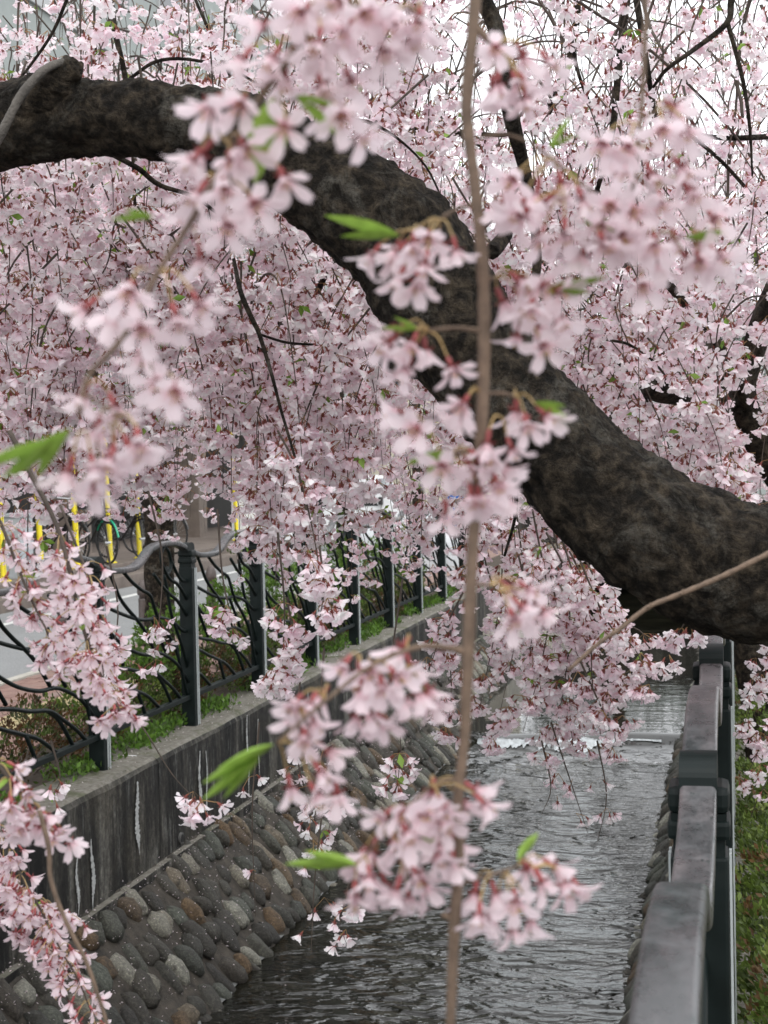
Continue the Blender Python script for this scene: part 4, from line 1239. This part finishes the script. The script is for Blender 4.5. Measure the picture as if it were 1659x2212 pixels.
pstrand(cr1, [(1290, 1600), (1310, 1720), (1290, 1820)], 4.0, f0=.05, step=.07, n=(1, 3))
pstrand(cr1, [(1500, 1310), (1480, 1345), (1455, 1380)], 3.3, f0=.2, step=.02, n=(3, 5))
pstrand(cr1, [(1720, 1280), (1660, 1400), (1615, 1540), (1600, 1590)], 4.6, f0=.2, step=.035)
pstrand(cr1, [(1740, 1400), (1665, 1560), (1630, 1640), (1605, 1690)], 4.6, f0=.3, step=.035)
pstrand(cr1, [(1700, 1320), (1650, 1430), (1640, 1490)], 4.3, f0=.2, step=.035)
pstrand(cr1, [(1700, 1600), (1640, 1720), (1620, 1770)], 4.6, f0=.6, step=.04, n=(1, 3))

def Benv(px):
    return float(np.interp(px, [-300, 0, 200, 350, 480, 620, 760, 850, 950, 1050, 1400, 1900], [1200, 1160, 1120, 1070, 1140, 1210, 1200, 1120, 1180, 1290, 1330, 1400]))
def dens1(px, py):
    if py < 180: return .03 if px < 620 else .12
    if px < 940: return 1.0
    if py < 520: return .17
    return .85
def hang(c, pb, L, r, lean):
    an = r.uniform(0, 6.283); k = lean*r.uniform(.4, 1.3)
    P = []
    for i in range(6):
        s = L*(1-i/5)
        P.append(pb+Vector((math.cos(an)*k*s*s+.03*r.gauss(0, 1)*s, math.sin(an)*k*s*s*.7+.03*r.gauss(0, 1)*s, s*(1-.12*s))))
    return P
rr = cr1.rr; cnt = 0; tries = 0
while cnt < 460 and tries < 9000:
    tries += 1
    px = rr.uniform(-330, 1950); z = 3.7+2.9*rr.random()**1.9; pb = rr.uniform(120, Benv(px)-20)
    if px < 1000 and rr.random() < .22: pb = Benv(px)-rr.uniform(-60, 240)
    if rr.random() > dens1(px, pb): continue
    L = rr.uniform(.45, .95)
    if px < 640: L = min(L, max(.25, (pb-130)*z/3500))
    elif px > 900 and rr.random() < .65: L = min(L, max(.28, (pb-360)*z/3500))
    P = hang(cr1, at(px, pb, z), L, rr, .75)
    cr1.strand(P, 1 if z < 4.5 else 2, .10, 1.0, .043, (3, 6), rr.uniform(.002, .0035), rr.uniform(.95, 1.03), .024, .07, 1.15, 1.2)
    cnt += 1
# bare-ish arching grey shoots
for k in range(90):
    px = rr.uniform(-200, 1850); py = rr.uniform(-150, 900 if px > 900 else 700); z = rr.uniform(3.7, 7)
    p = at(px, py, z); an = rr.uniform(0, 6.28); ln = rr.uniform(.25, .7); hx = Vector((math.cos(an), math.sin(an)*.5, 0))
    P = [p, p+hx*ln*.3+Vector((0, 0, .06)), p+hx*ln*.65+Vector((0, 0, .02)), p+hx*ln*.9+Vector((0, 0, -.18)), p+hx*ln+Vector((0, 0, -.5*rr.uniform(.6, 1.4)))]
    cr1.strand(P, 1, .55, 1.0, .08, (2, 4), rr.uniform(.003, .0055), 1.0, .014, .35)
for k in range(46):
    px = rr.uniform(-60, 1000); z = rr.uniform(5.0, 7.6); pb = Benv(px)+rr.uniform(-30, 120); L = rr.uniform(.4, .8)
    cr1.strand(hang(cr1, at(px, pb, z), L, rr, .35), 2, .15, 1.0, .05, (2, 5), rr.uniform(.0016, .0026), 1.0, .016, .25, 1.0, 1.1)
for k in range(190):
    if rr.random() < .72: px, py = rr.uniform(930, 1800), rr.uniform(-120, 520)
    else: px, py = rr.uniform(-150, 620), rr.uniform(-120, 160)
    z = rr.uniform(3.8, 8); L = rr.uniform(.4, 1.1)
    cr1.strand(hang(cr1, at(px, py+L*200, z), L, rr, .6), 2, .55, 1.0, .09, (1, 4), rr.uniform(.0025, .0065), 1.0, .014, .45)
NF = cr1.build(tree)

# ------------------------------------------------------------------ other cherries further along
FT = []
def far_tree(label, px, pyb, z, r_px, tops, seed, limbs, lean=0):
    b0 = at(px, pyb, z); b0.z = -.05
    t = thing('cherry_tree', label, 'tree', tuple(b0), 'weeping cherries further along the canal')
    r = random.Random(seed); rb = r_px*.5*z/FPX
    tp = b0+Vector((lean, 0, tops))
    c = [(b0, rb*1.25), (b0+Vector((lean*.1, 0, .25)), rb*1.02), (b0+Vector((lean*.35, .05, tops*.45)), rb*.95), (b0+Vector((lean*.8, -.05, tops*.8)), rb*.85), (tp, rb*.7)]
    obj('trunk', limb_mesh(c, .012, 26, .05, 'trunk', .6), M['bark'], t, smooth=True)
    for k in range(limbs):
        an = 6.283*k/limbs+r.uniform(-.4, .4); ln = r.uniform(1.4, 2.8); d = Vector((math.cos(an), math.sin(an), 0))
        s0 = b0+(tp-b0)*r.uniform(.72, .98)
        P = [s0, s0+d*ln*.3+Vector((0, 0, .5)), s0+d*ln*.7+Vector((0, 0, .9)), s0+d*ln+Vector((0, 0, .75))]
        a = Acc(); a.tube(crom(P, 5), [rb*.42*(1-.8*i/15) for i in range(16)], 8); obj('limb', a, M['bark'], t, smooth=True)
    FT.append((t, b0, Crown(seed))); return t
far_tree('weeping cherry with thick brown trunk standing beside the bollards behind the fence', 344, 1380, 13.6, 66, 2.9, 31, 6)
far_tree('weeping cherry with slim brown trunk in front of the white van', 742, 1250, 24.0, 30, 3.2, 32, 5)
far_tree('weeping cherry growing behind the far fence panels', 905, 1215, 28.0, 26, 3.2, 33, 5)
far_tree('weeping cherry with dark crooked trunk rising behind the hedge row', 1668, 1390, 8.6, 88, 2.6, 34, 6, -.45)
far_tree('weeping cherry standing on the hedge side further up the canal', 1560, 1210, 19.0, 40, 3.2, 35, 6, -.2)
far_tree('weeping cherry at the far end of the canal beside the bridge', 1330, 1150, 33.0, 26, 3.6, 36, 5)
def Bfar(px): return float(np.interp(px, [-400, 0, 250, 420, 640, 760, 850, 930, 1010, 1150, 1400, 2000], [1120, 1080, 1060, 1030, 1080, 1020, 930, 950, 1150, 1260, 1280, 1300]))
def dens2(px, py):
    if py < 190 and px < 620: return .16
    if py < 520 and px > 900: return .20
    return 1.0
r = random.Random(77); cnt = 0
while cnt < 740:
    px = r.uniform(-420, 2080); z = 7.2+12.5*r.random()**1.25; pb = r.uniform(-130, Bfar(px)-10)
    if r.random() > dens2(px, pb): continue
    p = at(px, pb, z)
    if p.z < .9: continue
    j = min(range(len(FT)), key=lambda i: (FT[i][1].xy-p.xy).length+abs(FT[i][1].y-p.y)*.6)
    c = FT[j][2]; L = r.uniform(.6, 1.7)
    if px < 640 and r.random() < .8: L = min(L, max(.35, (pb-120)*z/3500))
    elif px > 900 and r.random() < .65: L = min(L, max(.4, (pb-340)*z/3500))
    P = hang(c, p, L, r, .28)
    c.strand(P, 2, .08, 1.0, .060 if z < 13 else .075, (3, 6), r.uniform(.003, .0055), r.uniform(.93, 1.02), .035, .08, 1.15, 1.05 if z < 12 else 1.2)
    cnt += 1
for k in range(150):
    px = r.uniform(-300, 1950); py = r.uniform(-200, 800); z = r.uniform(7, 14); p = at(px, py, z); an = r.uniform(0, 6.28); ln = r.uniform(.6, 1.8); hx = Vector((math.cos(an), math.sin(an), 0))
    j = min(range(len(FT)), key=lambda i: (FT[i][1].xy-p.xy).length)
    P = [p, p+hx*ln*.35+Vector((0, 0, .15)), p+hx*ln*.7+Vector((0, 0, .05)), p+hx*ln+Vector((0, 0, -.5)), p+hx*ln*1.05+Vector((0, 0, -1.1))]
    FT[j][2].strand(P, 2, .4, 1, .1, (2, 4), r.uniform(.006, .012), 1.0, .03, .3)
for t, b0, c in FT: NF += c.build(t)
print('flowers', NF)

# ------------------------------------------------------------------ foreground branches, flower by flower
def place_flower(t, q, ax, sc, r, spur, peds, cal=True):
    x = ax.orthogonal().normalized(); y = ax.cross(x)
    a = r.uniform(0, 6.28); x2 = x*math.cos(a)+y*math.sin(a); y2 = ax.cross(x2)
    mt = Matrix(((x2.x*sc, y2.x*sc, ax.x*sc, q.x), (x2.y*sc, y2.y*sc, ax.y*sc, q.y), (x2.z*sc, y2.z*sc, ax.z*sc, q.z), (0, 0, 0, 1)))
    o = bpy.data.objects.new('flower', r.choice(FLM)); COL.objects.link(o); o.parent = t
    o.matrix_parent_inverse = Matrix.Translation(-WLOC[t.name]); o.matrix_basis = mt
    c = bpy.data.objects.new('calyx', r.choice(CAM)); COL.objects.link(c); c.parent = o
    if spur is not None:
        e = q-ax*.0092*sc; m = (spur+e)/2+Vector((0, 0, .004)); peds.tube(crom([spur, m, e], 3), .00062, 5, False)
def put_leaf(t, p, d, sc, r):
    d = d.normalized(); s = d.cross(Vector((0, 0, 1))); s = s.normalized() if s.length > .05 else d.orthogonal().normalized(); u = s.cross(d)
    mt = Matrix(((d.x*sc, s.x*sc, u.x*sc, p.x), (d.y*sc, s.y*sc, u.y*sc, p.y), (d.z*sc, s.z*sc, u.z*sc, p.z), (0, 0, 0, 1)))
    o = bpy.data.objects.new('leaf', r.choice(LFM)); COL.objects.link(o); o.parent = t
    o.matrix_parent_inverse = Matrix.Translation(-WLOC[t.name]); o.matrix_basis = mt
def spray(label, stem, twigs, bunches, leaves, z, seed, sc=1.0, stem_mat='stem', thin=.85):
    r = random.Random(seed)
    t = thing('blossom_branch', label, 'branch', tuple(at(stem[0][0], stem[0][1], z)))
    P = crom([at(x, y, z+dz) for x, y, w_, dz in stem], 6); rd = [q.x for q in crom([Vector((w_*.5*z/FPX, 0, 0)) for x, y, w_, dz in stem], 6)]
    rd = [q*(1+.10*noise.noise((i*.9, seed, 2))) for i, q in enumerate(rd)]
    a = Acc(); a.tube(P, rd, 12); obj('stem', a, M[stem_mat], t, smooth=True)
    allp = list(P)
    for tw in twigs:
        Q = crom([at(x, y, z+dz) for x, y, w_, dz in tw], 5); rq = [q.x for q in crom([Vector((w_*.5*z/FPX, 0, 0)) for x, y, w_, dz in tw], 5)]
        a = Acc(); a.tube(Q, rq, 8); obj('twig', a, M[stem_mat], t, smooth=True); allp += Q
    peds = Acc()
    D = .036*sc*FPX/z                    # flower width in picture units
    for bn in bunches:
        cx, cy, rx, ry, n = bn[:5]; n = max(1, round(n*thin)); rx *= 1.12; ry *= 1.12
        sp_ = at(bn[5], bn[6], z) if len(bn) > 5 else None
        pts = []
        for k in range(n):
            best = None
            for q in range(14):
                an = r.uniform(0, 6.283); ra = math.sqrt(r.random())
                c = (cx+rx*ra*math.cos(an), cy+ry*ra*math.sin(an))
                dd = min([math.hypot(c[0]-p[0], c[1]-p[1]) for p in pts] or [9e9])
                if best is None or dd > best[0]: best = (dd, c)
            pts.append(best[1])
        if sp_ is None:
            c0 = at(cx, cy-ry-.25*D, z); sp_ = min(allp, key=lambda q: (q-c0).length)
            if (sp_-c0).length > .055: sp_ = c0.lerp(sp_, .35)
            if (sp_-min(allp, key=lambda q: (q-sp_).length)).length > .004:
                m_ = min(allp, key=lambda q: (q-sp_).length)
                a = Acc(); a.tube(crom([m_, m_.lerp(sp_, .5)+Vector((0, 0, .006)), sp_], 4), .0011, 6); obj('twig', a, M[stem_mat], t, smooth=True)
        for px, py in pts:
            dz = r.uniform(-.022, .022); q = at(px, py-.12*D, z+dz)
            d = (q-sp_); d = d.normalized() if d.length > 1e-4 else Vector((0, 0, -1))
            ax = (d*.75+Vector((r.uniform(-.3, .3), r.uniform(-.3, .3), -.55))-fw*r.uniform(-.15, .75)).normalized()
            place_flower(t, q, ax, sc*r.uniform(.92, 1.1), r, sp_, peds)
    for lx, ly, dx, dy, k in leaves:
        p = at(lx, ly, z-.01); d = cr*dx-cu*dy+fw*r.uniform(-.3, .3)
        put_leaf(t, p, d, k, r); put_leaf(t, p, d+cu*.25*r.choice((-1, 1))+cr*.12, k*.75, r)
    obj('flower_stalks', peds, M['pedicel'], t, smooth=True, kind='stuff')
    return t
spray('upright brown stem hanging before the thick limb with bunches of pink blossom',
  [(1030, -40, 27, 0), (1022, 60, 27, 0), (1008, 230, 26, 0), (1026, 400, 26, 0), (1042, 560, 27, 0), (1046, 760, 27, 0), (1038, 960, 27, 0), (1020, 1200, 26, 0), (1012, 1400, 27, 0), (1003, 1600, 23, 0), (990, 1720, 22, 0), (992, 1860, 22, 0), (982, 2000, 26, 0), (972, 2240, 20, 0)],
  [[(1030, 60, 18, 0), (1050, 82, 16, 0), (1068, 95, 12, 0)], [(1030, 440, 10, 0), (990, 450, 9, 0), (955, 470, 8, 0)], [(1040, 715, 10, 0), (985, 708, 9, 0), (925, 714, 8, 0)], [(1046, 605, 12, 0), (1070, 600, 10, 0)], [(1040, 850, 9, 0), (1090, 850, 8, 0), (1120, 862, 6, 0)],
   [(1008, 1410, 22, 0), (980, 1402, 16, 0), (900, 1398, 12, -.01), (800, 1440, 10, -.02), (720, 1500, 9, -.03), (600, 1602, 7, -.03)], [(1025, 1262, 9, 0), (1062, 1265, 7, 0)], [(992, 1680, 9, 0), (930, 1700, 8, 0), (850, 1780, 7, 0), (770, 1870, 6, 0)], [(990, 1910, 9, 0), (1060, 1890, 8, 0), (1120, 1870, 6, 0)], [(1020, 968, 9, 0), (975, 985, 8, 0)], [(975, 1985, 14, 0), (955, 1975, 13, 0)], [(1030, 300, 8, 0), (1090, 290, 7, 0), (1150, 310, 6, 0)]],
  [(1115, 150, 65, 50, 6, 1068, 95), (1100, 210, 45, 25, 3, 1068, 100), (940, 555, 75, 30, 7, 950, 475), (845, 560, 55, 28, 4, 905, 500), (880, 620, 25, 18, 2, 920, 540), (1120, 650, 60, 30, 5, 1072, 602), (1190, 675, 40, 30, 4, 1130, 620), (1150, 745, 35, 25, 3, 1120, 680), (855, 745, 35, 30, 3, 925, 714), (900, 790, 35, 30, 3, 925, 714), (965, 815, 15, 10, 1, 928, 716),
   (1145, 925, 45, 30, 4, 1110, 856), (990, 890, 12, 18, 2, 1040, 850), (885, 920, 25, 25, 2, 955, 985), (1030, 1040, 75, 45, 7, 975, 985), (1075, 1085, 40, 25, 3, 1000, 1000), (970, 1132, 20, 10, 1, 975, 1000), (1090, 970, 35, 20, 2, 1080, 900), (1110, 1300, 45, 25, 4, 1060, 1265), (1140, 1340, 35, 20, 3, 1075, 1275),
   (880, 1435, 20, 30, 2, 880, 1398), (765, 1455, 25, 15, 2, 780, 1435), (840, 1490, 60, 35, 6, 800, 1440), (925, 1530, 25, 25, 3, 870, 1440), (680, 1530, 45, 20, 4, 700, 1510), (655, 1585, 30, 25, 3, 650, 1545), (780, 1565, 45, 20, 4, 760, 1490), (695, 1660, 30, 25, 2, 600, 1602), (615, 1715, 12, 8, 1, 600, 1602), (690, 1730, 35, 15, 2, 640, 1620),
   (985, 1740, 60, 30, 6, 930, 1700), (875, 1790, 75, 25, 7, 860, 1765), (860, 1870, 80, 35, 8, 830, 1800), (790, 1930, 45, 20, 4, 780, 1860), (890, 1935, 45, 20, 4, 870, 1860), (970, 1850, 30, 25, 3, 930, 1780), (1040, 1960, 30, 30, 3, 1060, 1890), (1110, 1975, 45, 45, 5, 1090, 1885), (1170, 1890, 35, 25, 3, 1120, 1870), (1245, 1925, 25, 12, 2, 1150, 1875)],
  [(860, 510, -1, -.05, 1.0), (1170, 635, 1, -.0, .85), (590, 1610, -1, .9, 1.05), (560, 1640, -.7, .8, .9), (770, 1870, -1, .25, .95), (900, 1760, .1, .9, .6), (1120, 1860, .3, -.2, .5), (960, 975, -.3, .2, .6), (1155, 870, .6, .5, .6), (900, 712, -.6, .1, .5)], .92, 5, .87)
spray('slanting pale stem crowded with blurred near-white pink blossom, hanging before the limb',
  [(740, -60, 15, 0), (690, 20, 15, 0), (640, 110, 15, 0), (545, 235, 16, 0), (475, 370, 15, 0), (405, 490, 14, 0), (335, 600, 14, 0), (265, 730, 13, 0), (190, 815, 12, 0), (172, 900, 9, 0)],
  [[(690, 20, 9, 0), (780, 10, 8, .02), (880, 20, 7, .03), (930, 40, 5, .03)], [(545, 235, 7, 0), (640, 215, 6, .01), (700, 200, 5, .02)], [(290, 690, 7, 0), (330, 800, 6, 0), (360, 830, 5, 0)], [(180, 850, 7, 0), (230, 880, 6, 0), (280, 910, 5, 0)]],
  [(555, 110, 45, 40, 4), (640, 90, 50, 45, 4), (720, 60, 70, 45, 6, 760, 0), (820, 90, 65, 55, 6, 820, 10), (890, 70, 40, 40, 3, 900, 25), (690, 195, 70, 55, 7), (745, 275, 40, 40, 3), (610, 290, 40, 35, 3), (490, 250, 35, 20, 3, 530, 215), (480, 350, 55, 25, 4, 490, 310), (605, 405, 25, 18, 2, 560, 330), (415, 340, 15, 20, 1, 460, 300), (470, 470, 85, 45, 7), (440, 575, 40, 20, 2), (300, 635, 45, 20, 2, 320, 585), (395, 670, 35, 30, 3), (220, 690, 35, 25, 3, 265, 650), (320, 745, 50, 35, 3), (365, 860, 25, 35, 3, 350, 820), (215, 885, 40, 25, 3, 190, 830), (270, 960, 70, 25, 4, 250, 900), (165, 1040, 45, 20, 3, 180, 930), (215, 1070, 30, 20, 2, 210, 960), (250, 1000, 40, 25, 3, 235, 920), (470, 405, 30, 15, 2)],
  [(590, 215, -.1, .8, 1.0), (640, 210, .3, .5, .7), (330, 470, -.8, .2, .5), (120, 950, -.7, .5, 1.0), (150, 930, -.5, .6, .9)], .80, 6, .88, 'stem', .72)
spray('drooping spray of soft pale pink blossom with red calyxes high before the tangled twigs',
  [(1398, -60, 12, 0), (1394, 60, 12, 0), (1390, 160, 11, 0), (1384, 260, 10, 0), (1372, 380, 8, 0), (1350, 470, 7, 0)],
  [[(1384, 255, 7, 0), (1420, 240, 6, 0)], [(1150, 310, 7, .02), (1200, 350, 7, .02), (1260, 400, 7, .01), (1340, 460, 6, 0), (1350, 470, 5, 0)], [(1372, 380, 6, 0), (1440, 430, 6, 0), (1500, 460, 5, 0)]],
  [(1440, 280, 45, 35, 4, 1420, 240), (1335, 330, 30, 30, 3, 1380, 270), (1400, 375, 65, 30, 4, 1380, 320), (1455, 440, 40, 30, 3, 1430, 400), (1165, 400, 55, 30, 4, 1190, 345), (1240, 440, 35, 25, 3, 1240, 390), (1180, 490, 60, 35, 5, 1220, 420), (1320, 490, 55, 30, 5, 1320, 450), (1415, 530, 65, 35, 5, 1420, 440), (1515, 510, 35, 35, 3, 1490, 455), (1270, 550, 35, 25, 3, 1290, 460), (1395, 630, 15, 12, 1, 1395, 545), (1530, 575, 25, 15, 2, 1490, 500), (1100, 470, 30, 25, 2, 1180, 360), (1450, 590, 35, 15, 2, 1430, 500)],
  [(1480, 515, 1, .05, .6), (1260, 480, .6, .3, .5), (1190, 320, .4, -.4, .5)], .90, 7, .9, 'stem', .8)

def shoot(label, pl, z, w0, f0, step, seed, n=(3, 5), group=None):
    """in-focus hanging shoot with separate flowers"""
    r = random.Random(seed)
    t = thing('blossom_branch', label, 'branch', tuple(at(pl[0][0], pl[0][1], z)), group)
    P = crom([at(x, y, z) for x, y in pl], 8); m = len(P)
    a = Acc(); a.tube(P, [w0*.5*z/FPX*(1-.6*i/(m-1)) for i in range(m)], 8); obj('stem', a, M['twig'], t, smooth=True)
    peds = Acc(); cum = [0]
    for i in range(1, m): cum.append(cum[-1]+(P[i]-P[i-1]).length)
    d = f0*cum[-1]; i = 0
    while d < cum[-1]:
        while i < m-2 and cum[i+1] < d: i += 1
        p = P[i].lerp(P[i+1], min(1, (d-cum[i])/(cum[i+1]-cum[i])))
        for k in range(r.randint(*n)):
            an = r.uniform(0, 6.283); dv = Vector((math.cos(an), math.sin(an), -r.uniform(-.1, 1.1))).normalized(); q = p+dv*r.uniform(.016, .036)+Vector((0, 0, -.006))
            ax = (dv*.8+Vector((r.uniform(-.3, .3), r.uniform(-.3, .3), -.5))-fw*r.uniform(0, .5)).normalized()
            place_flower(t, q, ax, r.uniform(.9, 1.08), r, p, peds)
        if r.random() < .12: put_leaf(t, p, Vector((r.uniform(-1, 1), r.uniform(-1, 1), -.5)), .5, r)
        d += step*r.uniform(.7, 1.3)
    obj('flower_stalks', peds, M['pedicel'], t, smooth=True, kind='stuff')
shoot('long hanging shoot of crisp pink blossom in front of the wavy fence bars', [(20, 930), (70, 1030), (120, 1130), (150, 1230), (170, 1320), (200, 1420), (240, 1500), (262, 1540)], 2.1, 13, .38, .017, 41)
shoot('shorter shoot of crisp pink blossom hanging beside the longer one before the wavy fence', [(-30, 1060), (10, 1150), (40, 1230), (75, 1310), (110, 1380), (135, 1440)], 2.2, 9, .2, .018, 42)
shoot('thin shoot of pink blossom hanging over the roadway end of the fence', [(130, 1090), (165, 1180), (200, 1270), (215, 1380), (225, 1470)], 2.3, 7, .35, .022, 43)
shoot('drooping shoot of large pink blossoms hanging before the stained wall', [(-40, 1610), (0, 1655), (45, 1715), (90, 1755), (130, 1790)], 1.55, 13, .2, .016, 44, (3, 5))
shoot('long blossom shoot hanging over the lower stones of the bank', [(-40, 1700), (0, 1790), (40, 1880), (90, 1970), (130, 2050), (170, 2120), (215, 2230)], 2.3, 8, .10, .020, 45, (3, 5))
shoot('dense blossom shoot beside the stone bank, flowers crowding its lower half', [(-60, 1780), (-10, 1880), (40, 1960), (110, 2020), (155, 2065)], 2.4, 8, .10, .017, 46, (3, 5))
shoot('small blossom shoot low against the stained wall', [(-60, 1840), (10, 1920), (70, 1930), (150, 1980)], 2.4, 7, .2, .018, 47, (3, 5))
t = thing('bare_twig', 'bare brown twig slanting across the underside of the thick limb', 'twig', tuple(at(1700, 1175, 1.75)))
a = Acc(); a.tube(crom([at(x, y, 1.75) for x, y in ((1720, 1168), (1659, 1197), (1560, 1245), (1470, 1283), (1400, 1312), (1340, 1358), (1290, 1392), (1228, 1448))], 6), [.0034*(1-.35*i/42)*(1+.12*math.sin(i*2.4)) for i in range(43)], 8); obj('stem', a, M['stem'], t, smooth=True)
a = Acc()
for x, y in ((1470, 1283), (1400, 1312), (1316, 1375)): p = at(x, y, 1.747); a.tube([p, p+cu*.005+cr*.003], [.0022, .0006], 6)
obj('buds', a, M['stem'], t)
t = thing('bare_shoot', 'curving bare brown shoot hanging past the lower stone bank', 'twig', tuple(at(0, 1690, 1.5)))
a = Acc(); a.tube(crom([at(x, y, 1.5) for x, y in ((85, 1750), (105, 1830), (110, 1900), (140, 1985), (185, 2075), (215, 2160), (240, 2240))], 6), [.0026*(1-.3*i/36) for i in range(37)], 8); obj('stem', a, M['stem'], t, smooth=True)
